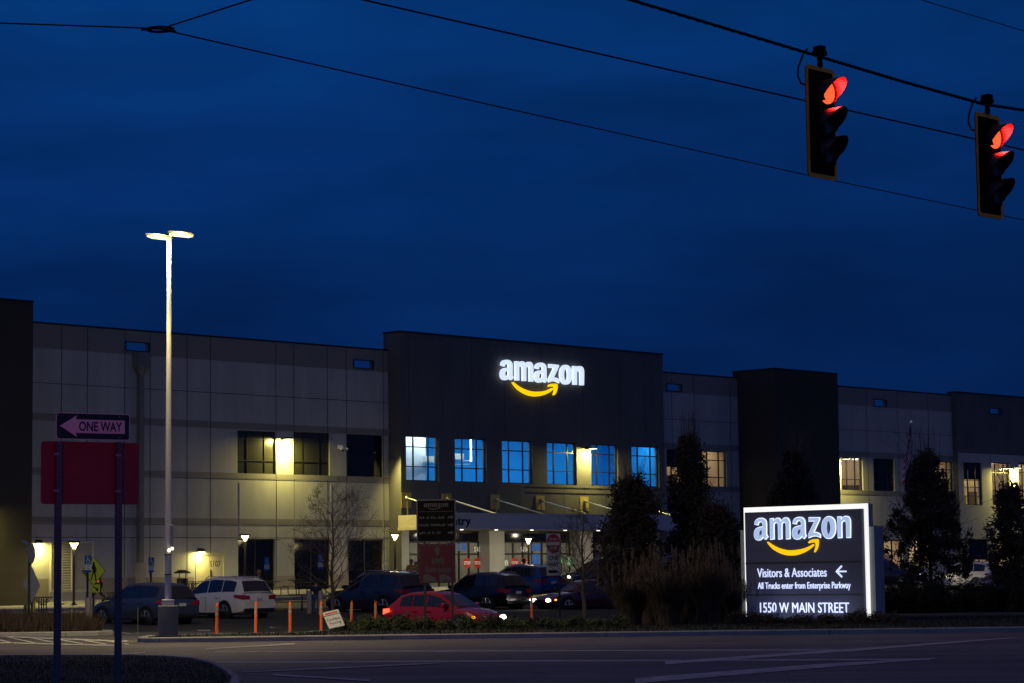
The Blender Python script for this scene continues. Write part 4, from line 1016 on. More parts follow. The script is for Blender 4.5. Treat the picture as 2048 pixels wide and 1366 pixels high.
# darker return plate on the near edge of the frame
b = MB(); b.box(px_l, px_r, -.16, -.002, -.1, pz); b.build('face_panel', face, e)
for (za, zb_) in ((1123, 1127), (1188, 1191)):
    b = MB(); b.box(px_l - .004, px_r + .004, -.167, -.158, lm_(1610, zb_, -.16)[1], lm_(1610, za, -.16)[1]); b.build('groove', mat('groove_dark', (.02, .02, .035), .6, var=0), e)
zs = lm_(1745, 1053)[1]; pl = xl - .22; pr = xr + .42
for a_, b_ in ((xl - .24, xl - .004), (xr + .004, xr + .30)):
    b = MB(); b.box(a_, b_ - (.1 if a_ > 0 else 0), .10, .40, -.1, zs)
    q = b.build('side_pier', pier, e)
b = MB(); b.box(xl - .3, xr + .202, .402, .60, -.1, zs + .02); q = b.build('rear_block', mat('rear_block_paint', (.36, .26, .26), .5, var=.05), e)
b = MB()
for zz in (lm_(1745, 1122)[1], lm_(1745, 1190)[1]):
    b.box(xr + .004, xr + .206, .395, .604, zz - .03, zz + .03); b.box(xl - .305, xl - .004, .39, .40, zz - .03, zz + .03)
    b.box(xr + .003, xr + .203, .095, .10, zz - .03, zz + .03); b.box(xl - .243, xl - .003, .095, .10, zz - .03, zz + .03)
b.build('joint_trim', pier, e)
letm = mat('monument_letter', (.5, .6, .75), .4, emis=(.36, .47, .72), estr=.9, var=.25, vscale=2.5); edge = mat('monument_letter_edge', (.8, .9, 1), .4, emis=(.70, .82, 1.0), estr=1.25, var=0)
a0 = lm_(1508, 1078, -.2); a1 = lm_(1701, 1040, -.2); wl = a1[0] - a0[0]
ztp = lm_(1605, 1033, -.2)[1]
hh = max(p[1] for L in LETTERS for q in L for p in q)
hlo = min(p[1] for L in LETTERS for q in L for p in q)
zbm = lm_(1605, 1079, -.2)[1]; vs_ = (ztp - zbm) / (wl * (hh - hlo)); czm = ztp - hh * wl * vs_
cxm = (a0[0] + a1[0]) / 2
for L in LETTERS:       # edge-lit channel letters: bright rim, softer face
    b = MB(); shape_mesh(L, b, -.165, .03, 0, lambda x: cxm + x * wl, lambda z: czm + z * wl * vs_); lo = b.build('letter', edge, e)
    c0 = sum(p[0] for p in L[0]) / len(L[0]); c1 = sum(p[1] for p in L[0]) / len(L[0])
    L2 = [[(p[0], p[1]) for p in offset_in(q, .0045 if i == 0 else .0045)] for i, q in enumerate(L)]
    b = MB(); shape_mesh(L2, b, -.197, .012, 0, lambda x: cxm + x * wl, lambda z: czm + z * wl * vs_); b.build('letter_face', letm, lo)
sm2 = mat('monument_smile', (.9, .6, .02), .5, emis=(1.0, .56, .0), estr=.95, var=0)
b = MB()
for q in SM: shape_mesh([q], b, -.165, .04, 0, lambda x: cxm + x * wl, lambda z: czm + z * wl * vs_)
b.build('smile_arrow', sm2, e)
txm = mat('lit_text', (.8, .85, 1), .4, emis=(.62, .70, 1.0), estr=1.0, var=0)
def mtext(body, x0, x1, y0, y1, bold=.0, name='lettering', sp=1.0):
    ym = (y0 + y1) / 2; xm = (x0 + x1) / 2
    b = MB(); add_text(b, body, lm_(x0, ym, -.18)[0], lm_(x1, ym, -.18)[0], lm_(xm, y1, -.18)[1], lm_(xm, y0, -.18)[1], -.165, .02, bold, spacing=sp); b.build(name, txm, e)
mtext('Visitors & Associates', 1514.5, 1653, 1136, 1154)
mtext('All Trucks enter from Enterprise Parkway', 1515.5, 1701, 1164, 1181.5)
mtext('1550 W MAIN STREET', 1520, 1698, 1205, 1225.5)
b = MB(); xa, za = lm_(1673, 1143, -.18); xb, _ = lm_(1692, 1143, -.18); hz = .17
b.stroke([(xb, za), (xa, za)], .05, -.185, -.165); b.stroke([(xa + .2, za + hz), (xa, za), (xa + .2, za - hz)], .055, -.186, -.166); b.build('arrow', txm, e)
light('AREA', 'frame_glow', ((xl + xr) / 2, -.9, .3), 9, (.75, .82, 1.0), e, size=4.0, size_y=.3, direction=(0, 1, .55))
# ------------------------------------------------------------------ cars
tyre = mat('tyre', (.012, .012, .012), .8, var=0); rimm = mat('rim', (.45, .44, .42), .3, metal=.9, var=0); arch = mat('arch_black', (.008, .008, .008), .7, var=0)
carglass = mat('car_glass', (.008, .010, .014), .06, var=0, spec=.8); chrome = mat('chrome', (.6, .6, .6), .2, metal=1, var=0)
tail_off = mat('tail_lens', (.35, .01, .01), .15, var=0, coat=.5); head_off = mat('head_lens', (.5, .5, .5), .1, metal=.5, var=0)
tail_on = mat('tail_lit', (.6, .02, .01), .3, emis=(1, .10, .04), estr=2.2, var=0); head_on = mat('head_lit', (1, 1, 1), .3, emis=(1.0, .88, .75), estr=5.0, var=0); turn_on = mat('turn_lit', (1, .5, 0), .3, emis=(1, .42, .02), estr=2.5, var=0)
platem = mat('licence_plate', (.55, .55, .52), .4, var=.2, vscale=30)
def paint(name, c, metal=.35): return mat(name, c, .28, metal=metal, coat=.6, var=0)
def lerp_tab(T, x, k):
    if x <= T[0][0]: return T[0][k]
    for a, b in zip(T, T[1:]):
        if x <= b[0]: t = (x - a[0]) / (b[0] - a[0]); return a[k] + (b[k] - a[k]) * t
    return T[-1][k]
CAR = {
 # x from front bumper (L) to rear (0): (x, zlow, zbody, halfwidth) and greenhouse (x, zroof, halfwidth of roof)
 'suv': dict(L=4.75, W=.95, wb=2.8, fx=3.85, wr=.37, body=[(0, .42, .80, .74), (.05, .34, 1.02, .86), (.25, .26, 1.12, .93), (.9, .22, 1.12, .95), (2.2, .22, 1.08, .95), (3.3, .22, 1.04, .95), (4.1, .24, .97, .93), (4.5, .28, .86, .87), (4.72, .36, .70, .74), (4.75, .42, .60, .66)],
             roof=[(.10, 1.10, .80), (.42, 1.58, .66), (.9, 1.68, .68), (1.9, 1.72, .69), (2.6, 1.66, .68), (2.95, 1.50, .68), (3.62, 1.03, .76)]),
 'hatch': dict(L=4.2, W=.88, wb=2.6, fx=3.4, wr=.33, body=[(0, .40, .72, .68), (.05, .32, .92, .80), (.25, .24, .98, .86), (.9, .2, .98, .88), (2.2, .2, .95, .88), (3.0, .2, .93, .88), (3.6, .22, .84, .86), (4.0, .28, .70, .80), (4.17, .34, .56, .68), (4.2, .4, .50, .6)],
             roof=[(.12, .95, .72), (.62, 1.34, .60), (1.1, 1.45, .62), (1.9, 1.47, .63), (2.35, 1.38, .62), (3.15, .93, .72)]),
 'sedan': dict(L=4.8, W=.9, wb=2.8, fx=3.9, wr=.33, body=[(0, .42, .74, .70), (.05, .34, .95, .82), (.3, .24, 1.0, .88), (1.0, .2, .99, .9), (2.2, .2, .94, .9), (3.3, .2, .92, .9), (4.1, .22, .82, .88), (4.55, .28, .68, .80), (4.77, .36, .56, .68), (4.8, .42, .5, .6)],
             roof=[(.62, .98, .74), (1.35, 1.36, .60), (1.9, 1.43, .61), (2.4, 1.42, .61), (2.75, 1.34, .60), (3.5, .92, .72)]),
 'truck': dict(L=5.5, W=.98, wb=3.4, fx=4.55, wr=.40, body=[(0, .5, .95, .85), (.05, .42, 1.18, .94), (.3, .34, 1.22, .97), (1.9, .30, 1.22, .98), (2.2, .30, 1.22, .98), (3.8, .30, 1.16, .98), (4.7, .32, 1.10, .96), (5.2, .36, 1.0, .92), (5.47, .42, .85, .84), (5.5, .5, .75, .8)],
             roof=[(1.85, 1.2, .82), (2.0, 1.80, .70), (2.6, 1.86, .72), (3.2, 1.80, .71), (3.5, 1.66, .70), (4.1, 1.16, .8)]),
}
def car(kind, name, pm, label, P, heading, lights=(), rails=True, group='cars in the parking lot', cat='car', scale=1.0, zs=1.0):
    K = CAR[kind]; L = K['L']; W = K['W']; rx = K['fx'] - K['wb']; ox = rx + K['wb'] / 2
    e = empty(name, P, heading, label, cat, group); e.scale = (scale, scale, scale * zs)
    B = K['body']; G = K['roof']
    xs = sorted(set([b[0] for b in B] + [i * L / 16 for i in range(1, 16)]))
    def ringpts(x):
        zl, zb, hw = (lerp_tab(B, x, k) for k in (1, 2, 3)); h = zb - zl
        half = [(0, zl), (hw * .78, zl), (hw * .97, zl + .08 * h), (hw, zl + .30 * h), (hw * 1.0, zl + .55 * h), (hw * .985, zl + .80 * h), (hw * .93, zb - .03), (hw * .80, zb), (0, zb + .045)]
        return [(-a, z) for a, z in half[::-1]][:-1] + half     # from top -y ... round bottom ... to top +y
    mb = MB(); rings = []
    for x in xs:
        k = len(mb.v); r = ringpts(x)[:-1]; mb.v += [(x - ox, y, z) for y, z in r]; rings.append((k, len(r)))
    for (k0, n), (k1, _) in zip(rings, rings[1:]):
        for j in range(n): mb.f.append((k0 + j, k0 + (j + 1) % n, k1 + (j + 1) % n, k1 + j)); mb.m.append(0)
    mb.f.append(tuple(range(n))); mb.m.append(0); k = rings[-1][0]; mb.f.append(tuple(k + j for j in reversed(range(n)))); mb.m.append(0)
    # greenhouse
    def belt(x): return lerp_tab(B, x, 2) - .01, lerp_tab(B, x, 3) * .90
    def gh(x, t):      # point on the greenhouse side, t 0 belt .. 1 roof edge
        zb, wb = belt(x); zr, wr = lerp_tab(G, x, 1), lerp_tab(G, x, 2); zr = max(zr, zb + .005)
        tt = min(t, 1); y = wb + (wr - wb) * tt; z = zb + (zr - .05 - zb) * tt
        return y, max(z, zb)
    gx = sorted(set([g[0] for g in G] + [G[0][0] + (G[-1][0] - G[0][0]) * i / 12 for i in range(13)])); gr = []
    for x in gx:
        zr, wr = lerp_tab(G, x, 1), lerp_tab(G, x, 2); zb, wb = belt(x)
        half = [(wb, zb - .02), gh(x, .5), gh(x, 1), (wr * .90, max(zr, zb)), (wr * .5, max(zr + .015, zb + .01)), (0, max(zr + .022, zb + .012))]
        r = [(-a, z) for a, z in half] + half[::-1][1:]; k = len(mb.v); mb.v += [(x - ox, y, z) for y, z in r]; gr.append((k, len(r)))
    for (k0, n), (k1, _) in zip(gr, gr[1:]):
        for j in range(n - 1): mb.f.append((k0 + j, k1 + j, k1 + j + 1, k0 + j + 1)); mb.m.append(0)
    body = mb.build('body', pm, e, smooth=True)
    # side windows as dark panes slightly proud
    xr, xf = G[0][0], G[-1][0]; r0 = G[1][0]; f0 = G[-2][0]
    spans = [(r0 + .12, r0 + .12 + (f0 - r0) * .30), (r0 + .17 + (f0 - r0) * .30, r0 + .10 + (f0 - r0) * .66), (r0 + .16 + (f0 - r0) * .66, xf - .28)] if kind != 'sedan' and kind != 'truck' else [(r0 + .02, r0 + (f0 - r0) * .52), (r0 + .06 + (f0 - r0) * .52, xf - .28)]
    def side_pane(xa, xb, s):
        m_ = MB(); n = 6; T = []
        for i in range(n + 1):
            x = xa + (xb - xa) * i / n; zb, wb = belt(x); zr = lerp_tab(G, x, 1)
            y0, z0 = gh(x, .08); y1, z1 = gh(x, .92)
            if z1 - z0 < .02: z1 = z0 + .005
            T.append(((x - ox, s * (y0 + .012), z0), (x - ox, s * (y1 + .012), z1)))
        for a, b in zip(T, T[1:]): m_.quad(a[0], b[0], b[1], a[1]) if s < 0 else m_.quad(b[0], a[0], a[1], b[1])
        m_.build('side_window', carglass, e, smooth=True)
    for s in (-1, 1):
        for xa, xb in spans: side_pane(xa, xb, s)
    def cross_pane(xa, xb, nm, front):
        m_ = MB(); n = 4; T = []
        for i in range(n + 1):
            t = .06 + .86 * i / n; x = xa + (xb - xa) * t; zr, wr = lerp_tab(G, x, 1), lerp_tab(G, x, 2); zb = belt(x)[0]
            dx = .014 * (1 if front else -1)
            row = []
            for yy in (-.9, -.5, 0, .5, .9): row.append((x - ox + dx, yy * wr * (.98 if abs(yy) > .8 else 1), max(zr, zb) + (.022 - .03 * yy * yy) + .012))
            T.append(row)
        for a, b in zip(T, T[1:]):
            for j in range(4):
                q = (a[j], a[j + 1], b[j + 1], b[j]); m_.quad(*q)
        m_.build(nm, carglass, e, smooth=True)
    cross_pane(xf, f0 if kind != 'hatch' else G[-2][0], 'windscreen', True); cross_pane(xr, r0, 'rear_window', False)
    wr_ = K['wr']
    for x in (rx, K['fx']):
        for s in (-1, 1):
            c = Vector((x - ox, s * (W - .10), wr_)); ax = Vector((0, s, 0))
            a = MB(); a.tube([c + ax * .02, c + ax * .112], wr_ + .075, 24); a.build('wheel_arch', arch, e)
            t = MB(); t.tube([c - ax * .12, c + ax * .10, c + ax * .125, c + ax * .125], [wr_ * .97, wr_, wr_ * .93, wr_ * .70], 24); wv = t.build('wheel', tyre, e, smooth=True)
            t = MB(); t.tube([c + ax * .120, c + ax * .128], wr_ * .70, 20, 1)
            for q in range(5):
                an = q * 2 * math.pi / 5 + .3; p2 = c + ax * .135 + Vector((math.cos(an), 0, math.sin(an))) * wr_ * .66
                for da in (-.14, .14):
                    p1 = c + ax * .135 + Vector((math.cos(an + da), 0, math.sin(an + da))) * wr_ * .1; t.tube([p1, c + ax * .135 + Vector((math.cos(an + da), 0, math.sin(an + da))) * wr_ * .66], .022, 5, 0)
            t.tube([c + ax * .12, c + ax * .145], .06, 10, 0)
            n = 20; pr = [c + ax * .135 + Vector((math.cos(2 * math.pi * i / n), 0, math.sin(2 * math.pi * i / n))) * wr_ * .68 for i in range(n + 1)]; t.tube(pr, .018, 5, 0)
            t.build('rim', [rimm, arch], wv)
    zb = lerp_tab(B, .1, 2)
    for s in (-1, 1):
        t = MB(); hw = lerp_tab(B, .12, 3)
        t.add([(-ox - .012, s * hw * .55, zb - .22), (-ox + .03, s * hw * .99, zb - .22), (-ox + .42, s * (hw + .095), zb - .13), (-ox + .40, s * (hw + .085), zb - .02), (-ox + .03, s * hw * .97, zb - .03), (-ox - .005, s * hw * .55, zb - .07)], [(0, 1, 4, 5), (1, 2, 3, 4)])
        t.build('taillight', tail_on if 'tail' in lights else tail_off, e)
        xf_ = L; zf = lerp_tab(B, L - .25, 2)
        t = MB(); hh = lerp_tab(B, L - .1, 3)
        t.add([(L - ox - .02, s * hh * .50, zf - .20), (L - ox - .16, s * (hh + .02), zf - .17), (L - ox - .55, s * (lerp_tab(B, L - .5, 3) + .01), zf - .02), (L - ox - .22, s * (hh + .01), zf - .04), (L - ox - .06, s * hh * .5, zf - .08)], [(0, 1, 3, 4), (1, 2, 3)])
        t.build('headlight', head_off, e)
        lit_h = 'head' in lights or ('headL' in lights and s > 0) or ('headR' in lights and s < 0)
        if lit_h:
            t = MB(); t.ball((L - ox - .04, s * hh * .74, zf - .13), .125, 10, sc=(.6, 1.5, .8)); t.build('headlight_beam', head_on, e, smooth=True); light('SPOT', 'beam', (L - ox + .12, s * hh * .74, zf - .13), 60, (1, .9, .78), e, size=.08, spot=R(70), blend=.9, direction=(1, 0, -.06))
        if 'turn' in lights:
            t = MB(); t.ball((L - ox - .30, s * (hh + .06), zf - .11), .07, 8, sc=(1.4, .5, .7)); t.build('turn_signal', turn_on, e, smooth=True)
        t = MB(); t.box(xf - .45 - ox, xf - .30 - ox, s * .94 * W if s > 0 else -W - .19, W + .19 if s > 0 else -.94 * W, zb + .0, zb + .15); t.build('mirror', pm, e, bevel=.03)
        for q in (spans[-1][0] + .05, spans[-2][0] + .05): MB().box(q - ox, q - ox + .2, s * (W + .002) if s > 0 else -W - .03, W + .03 if s > 0 else -W - .002, zb - .14, zb - .11).build('door_handle', pm, e)
        if rails and kind == 'suv':
            t = MB(); t.tube([(.7 - ox, s * .60, 1.66), (.8 - ox, s * .60, 1.735), (2.4 - ox, s * .61, 1.755), (2.6 - ox, s * .61, 1.68)], .018, 6); t.build('roof_rail', chrome, e)
        # door seams and sill
        t = MB()
        for x in (spans[-1][0] - .03, spans[-2][0] - .03, xf - .25): t.box(x - ox - .006, x - ox + .006, s * (W - .0) if s > 0 else -W - .004, W + .004 if s > 0 else -(W - .0), .38, zb - .08)
        t.box(.95 + .5 - ox, K['fx'] - wr_ - .15 - ox, s * (W - .01) if s > 0 else -W - .006, W + .006 if s > 0 else -(W - .01), .24, .32); t.build('door_trim', arch, e)
    t = MB(); t.box(-ox - .03, -ox + .0, -.16, .16, .78, .90); t.build('licence_plate', platem, e)
    t = MB(); t.box(-ox - .05, -ox + .25, -W * .8, W * .8, .33, .48); t.build('bumper', arch, e, bevel=.03)
    t = MB(); t.box(L - ox - .1, L - ox + .015, -.5, .5, .38, .58); t.build('grille', arch, e, bevel=.02)
    return e
HP = math.atan2(-N.y, -N.x)      # nose in towards the building
def near_wheel(px, py, heading, kind, which='rear', side='L', Y=None):
    """centre of a car whose near wheel touches the ground at this pixel"""
    K = CAR[kind]; P = gp(px, py) if Y is None else Vector((at(px, py, Y).x, Y, 0)); h = Vector((math.cos(heading), math.sin(heading), 0)); l = Vector((-h.y, h.x, 0))
    C = P + h * (K['wb'] / 2 * (1 if which == 'rear' else -1)) - l * (K['W'] - .05) * (1 if side == 'L' else -1)
    C.z = gz(C.x, C.y) + .005; return C
car('suv', 'parked_car', paint('paint_slate_blue', (.06, .068, .09)), 'slate blue crossover parked behind the tall lot lamp', near_wheel(294, 1249, HP, 'suv', Y=90), HP, rails=False, scale=.96, zs=.97)
car('suv', 'parked_car', paint('paint_white_lamplit', (.80, .74, .60), .0), 'white crossover parked facing the building beside the delineators', near_wheel(450, 1243, HP, 'suv', Y=97), HP)  # warm lamplight put into the white of the paint
car('suv', 'parked_car', paint('paint_charcoal', (.028, .030, .036)), 'large charcoal crossover parked behind the bare tree and red hatchback', near_wheel(768, 1226, HP, 'suv', Y=104), HP, scale=1.08)
car('suv', 'parked_car', paint('paint_black', (.008, .008, .010)), 'black crossover with bright rear bumper behind the red emergency sign', near_wheel(975, 1218, HP, 'suv', Y=108), HP)
car('suv', 'parked_car', paint('paint_bright_blue', (.008, .06, .20)), 'bright blue crossover seen behind the black crossover', near_wheel(1052, 1206, HP, 'suv', Y=121), HP)
HR = math.atan2(N.y, N.x)
C6 = Vector(((884 - 1024) / F * 81.5, 81.5, 0)); C6.z = gz(C6.x, C6.y)
car('hatch', 'moving_car', paint('paint_red', (.24, .003, .006), .1), 'bright red hatchback leaving to the right with lit lamps', C6, HR + R(8), lights=('tail', 'turn', 'headL'), scale=.98)
H7 = math.atan2(-U.y, -U.x)
car('sedan', 'moving_car', paint('paint_maroon', (.06, .006, .012)), 'dark maroon sedan with lit headlamps behind the bare tree on the right', near_wheel(1136, 1217, R(216), 'sedan', 'front', 'L', Y=108), R(216), lights=('head', 'turn'))
def simple_at(px, py_roof, Y, kind, pm, label, heading, lights=(), **k):
    X = (px - 1024) / F * Y; P = Vector((X, Y, gz(X, Y) + .005)); return car(kind, 'parked_car' if not lights else 'moving_car', pm, label, P, heading, lights=lights, **k)
simple_at(1222, 1145, 124, 'suv', MATS['paint_charcoal'], 'dark crossover behind the maroon sedan beside the tall grasses', HP)
simple_at(1190, 1150, 138, 'suv', MATS['paint_black'], 'dark car with two dazzling headlamps in front of the entrance doors', R(-152), lights=('head',))
simple_at(1920, 1131, 150, 'suv', MATS['paint_white_lamplit'], 'white crossover behind the dark hedge at the right', HP)
simple_at(1988, 1145, 140, 'sedan', paint('paint_silver', (.35, .36, .38)), 'silver sedan between the white crossover and the right edge', HP)
simple_at(2058, 1120, 128, 'truck', paint('paint_midnight', (.010, .012, .03)), 'midnight blue pickup truck at the right edge of the photo', R(185), cat='pickup truck')
simple_at(1750, 1150, 150, 'truck', MATS['paint_midnight'], 'dark blue car with two round lit lamps beside the monument sign', R(-22), lights=('head',))
simple_at(1256, 1180, 116, 'hatch', MATS['paint_charcoal'], 'dark small car hidden behind the tall grasses with one red lamp glowing', HR + R(170), lights=('tail',))
# ------------------------------------------------------------------ trees and plants
bark = mat('bark', (.085, .068, .052), .9, var=.35, vscale=8, bump=.6); leafd = mat('leaf_dark', (.048, .034, .020), .85, var=.5, vscale=1.2, spec=.2); leafg = mat('shrub_leaf', (.040, .052, .022), .85, var=.5, vscale=1.5, spec=.2)
def branchy(mb, p, d, L, r, depth, rg, spread, up_, thin, nseg=4, kids=(3, 5), minr=.004):
    pts = [p.copy()]; rad = [r]; q = p.copy(); dd = d.copy()
    for i in range(nseg):
        dd = (dd + Vector((rg.uniform(-1, 1), rg.uniform(-1, 1), rg.uniform(-.6, 1))) * .12 + Vector((0, 0, up_))).normalized()
        q = q + dd * L / nseg; pts.append(q.copy()); rad.append(max(minr, r * (1 - (i + 1) / nseg * thin)))
    mb.tube(pts, rad, 6 if r > .03 else 4, cap=False)
    if depth <= 0: return
    for k in range(rg.randint(*kids)):
        t = rg.uniform(.25, 1.0); i = min(int(t * nseg), nseg - 1); base = pts[i].lerp(pts[i + 1], t * nseg - i)
        a = rg.uniform(0, 6.283); perp = dd.orthogonal(); perp.rotate(Matrix.Rotation(a, 3, dd)); nd = (dd * rg.uniform(.5, 1.0) + perp * spread).normalized()
        branchy(mb, base, nd, L * rg.uniform(.42, .68), max(minr, rad[i] * .55), depth - 1, rg, spread, up_, thin, max(2, nseg - 1), kids, minr)
def bare_tree(px, Y, ztop, width, label, seed, first=.95):
    X = (px - 1024) / F * Y; z0 = gz(X, Y); e = empty('bare_tree', (X, Y, z0), 0, label, 'tree'); rg = random.Random(seed); H = ztop - z0
    t = MB(); pts = []; q = Vector((0, 0, -.1))
    for i in range(9): pts.append(Vector((rg.uniform(-.04, .04) * (i > 0), rg.uniform(-.04, .04), H * .93 * i / 8)))
    pts[0].z = -.1; t.tube(pts, [.085, .078, .07, .062, .052, .04, .028, .016, .007], 9); t.build('trunk', bark, e, smooth=True)
    b = MB(); n = 27
    for k in range(n):
        f = (k / n) ** 1.15; z = first + (H * .9 - first) * f; i = min(7, int(z / (H * .93) * 8)); p = pts[i].lerp(pts[i + 1], z / (H * .93) * 8 - i)
        a = k * 2.4 + rg.uniform(-.4, .4); prof = max(0, 1 - .85 * f ** 1.1)
        L = width / 2 * 1.05 * (prof * .8 + .2) * rg.uniform(.75, 1.1); d = Vector((math.cos(a), math.sin(a), .55 + .9 * f)).normalized()
        branchy(b, p, d, L, .028 * (1 - .6 * f), 3, rg, .62, .035, .8, 5, (2, 4), .0045)
    b.build('crown', bark, e); return e
bare_tree(661, 93, at(661, 992, 93).z, 4.6, 'leafless young tree with wide crown in front of the dark window', 3)
bare_tree(1160, 88, at(1157, 1015, 88).z, 3.4, 'leafless young tree beside the do not enter sign', 11)
def leafy(px, Y, ztop, width, label, seed, nleaf=9000, base=.6, leafm=None, top_twigs=14, tap=.4):
    width *= 1.08
    X = (px - 1024) / F * Y; z0 = gz(X, Y) + .05; H = ztop - z0; e = empty('leafy_tree', (X, Y, z0), 0, label, 'tree', 'narrow dark trees along the lot'); rg = random.Random(seed)
    t = MB(); t.tube([(0, 0, -.1), (.02, 0, H * .3), (-.02, .02, H * .6), (0, 0, H * .85)], [.11, .085, .05, .02], 9); t.build('trunk', bark, e, smooth=True)
    b = MB()
    for k in range(34):
        f = rg.uniform(.08, .8); a = rg.uniform(0, 6.28); L = width * .5 * rg.uniform(.7, 1.05) * (1.2 - .4 * f); d = Vector((math.cos(a) * .62, math.sin(a) * .62, 1.0)).normalized()
        branchy(b, Vector((0, 0, H * f)), d, L * 1.4, .022, 1, rg, .4, .05, .8, 4, (2, 3), .006)
    for k in range(top_twigs):
        a = rg.uniform(0, 6.28); rr = rg.uniform(0, .22) * width; zz = H * rg.uniform(.66, .84); hh = H - zz
        b.tube([(rr * math.cos(a), rr * math.sin(a), zz), (rr * 1.15 * math.cos(a) + rg.uniform(-.1, .1), rr * 1.1 * math.sin(a), zz + hh * rg.uniform(.6, 1.02))], [.012, .005], 4)
    b.build('branches', bark, e)
    L = MB(); vs = []; fs = []
    # clumps through the crown volume, uneven outline
    clumps = []
    for k in range(340):
        f = rg.random() ** .85; z = H * (.13 + .70 * f); prof = max(.05, 1 - ((f - .36) / .76) ** 2) ** .6 * (1 - tap * max(0, f - .30))
        a = rg.uniform(0, 6.28); r = width / 2 * prof * math.sqrt(rg.random()) * (1 + .22 * math.sin(a * 3 + seed + z * 1.7)); clumps.append((r * math.cos(a), r * math.sin(a), z, rg.uniform(.10, .26)))
    for k in range(int(nleaf * 2.0)):
        c = rg.choice(clumps); s_ = c[3]
        p = Vector((c[0] + rg.gauss(0, s_ * .62), c[1] + rg.gauss(0, s_ * .62), c[2] + rg.gauss(0, s_ * .8)))
        a = Vector((rg.uniform(-1, 1), rg.uniform(-1, 1), rg.uniform(-1, .4))).normalized(); bb = a.orthogonal().normalized(); l = rg.uniform(.055, .11); w_ = l * .45
        i = len(vs); vs += [p - a * l, p + bb * w_, p + a * l, p - bb * w_]; fs.append((i, i + 1, i + 2, i + 3))
    L.add(vs, fs); L.build('crown', leafm or leafd, e); return e
leafy(1262, 97, at(1262, 912, 97).z, 2.55, 'dense dark tree in front of the last blue lit window', 1, 9500, top_twigs=8)
leafy(1378, 100, at(1376, 812, 100).z, 2.0, 'tallest narrow tree with bare top twigs beside the lit window', 2, 9000, top_twigs=30, tap=.6)
leafy(1430, 96, at(1432, 975, 96).z, 1.9, 'lower dark tree left of the monument sign', 3, 7000, top_twigs=4)
leafy(1582, 112, at(1580, 845, 112).z, 3.2, 'dark tree standing before the dark tower above the monument sign', 4, 8500, top_twigs=10, tap=1.0)
leafy(1851, 118, at(1856, 850, 118).z, 3.75, 'big dark tree beside the flag right of the monument sign', 5, 13000, top_twigs=24, tap=.9)
leafy(2012, 112, at(2012, 930, 112).z, 2.0, 'narrow tree near the right edge under the close pair of wall lamps', 6, 6500, top_twigs=8)
leafy(2070, 108, at(2060, 1000, 108).z, 2.2, 'dark tree cut by the right edge of the photo', 7, 4000, top_twigs=3)

def grass_clump(px, Y, h, w_, label, seed, n=2000, plumes=52):
    w_ *= 1.4; X = (px - 1024) / F * Y; h *= 1.1; e = empty('ornamental_grass', (X, Y, gz(X, Y) + .1), 0, label, 'grass clump', 'tall ornamental grasses left of the monument sign'); rg = random.Random(seed)
    vs = []; fs = []
    for k in range(n):
        a = rg.uniform(0, 6.28); r0 = rg.uniform(0, .22) * w_; hh = h * rg.uniform(.4, .88); sp = rg.uniform(.15, .85) * w_ * (hh / h)
        d = Vector((math.cos(a), math.sin(a), 0)); sd = Vector((-d.y, d.x, 0)) * .010; p0 = d * r0
        for j in range(4):
            t0, t1 = j / 4, (j + 1) / 4
            P_ = lambda t: p0 + d * sp * t * t + Vector((0, 0, hh * (t - .18 * t * t * t)))
            A, B_ = P_(t0), P_(t1); wA = sd * (1 - t0 * .8); wB = sd * (1 - t1 * .8); i = len(vs); vs += [A - wA, A + wA, B_ + wB, B_ - wB]; fs.append((i, i + 1, i + 2, i + 3))
    b = MB(); b.add(vs, fs); b.build('blades', mat('tall_grass_blade', (.070, .048, .030), .95, var=.4), e)
    b = MB()
    for k in range(plumes):
        a = rg.uniform(0, 6.28); r0 = rg.uniform(0, .15) * w_; sp = rg.uniform(.02, .62) * w_; hh = h * (1.04 - .36 * rg.random() ** 1.2) * (1 - .12 * sp / w_); d = Vector((math.cos(a), math.sin(a), 0))
        top = d * (r0 + sp) + Vector((0, 0, hh)); md = d * (r0 + sp * .5) + Vector((0, 0, hh * .6)); b.tube([d * r0, md, top - Vector((0, 0, .3))], .006, 3)
        for q in range(46):        # feathery head of short awns
            t = q / 46; c = (top - Vector((d.x * -.08, d.y * -.08, .34))).lerp(top + d * .06, t); rr = .085 * math.sin(math.pi * (.12 + .85 * t)); a2 = rg.uniform(0, 6.28)
            o_ = Vector((math.cos(a2), math.sin(a2), 0)) * rr; tip = c + o_ + Vector((0, 0, .07)); s2 = Vector((-math.sin(a2), math.cos(a2), 0)) * .008
            i = len(b.v); b.v += [tuple(c - s2), tuple(c + s2), tuple(tip)]; b.f.append((i, i + 1, i + 2)); b.m.append(1)
    b.build('plumes', [MATS['tall_grass_blade'], M['plume']], e); return e
for i, (px, Y, h, w_, lab) in enumerate([(1254, 77.5, 1.85, 1.05, 'leftmost tall feathery grass clump, next to the maroon sedan'), (1297, 79.4, 2.35, 1.05, 'feathery grass clump second from the left, in front of the dense tree'),
        (1326, 76.6, 2.05, 1.25, 'feathery grass clump in the middle of the row, third from the left'), (1364, 79.4, 2.25, 1.0, 'feathery grass clump below the tallest narrow tree'),
        (1406, 77.4, 2.45, 1.1, 'tallest peaked feathery grass clump before the lower dark tree'), (1431, 79.8, 1.75, .8, 'shorter feathery grass clump second from the monument sign'), (1456, 78.6, 1.35, .5, 'shortest feathery grass clump touching the monument sign')]):
    grass_clump(px, Y, h, w_, lab, 20 + i)
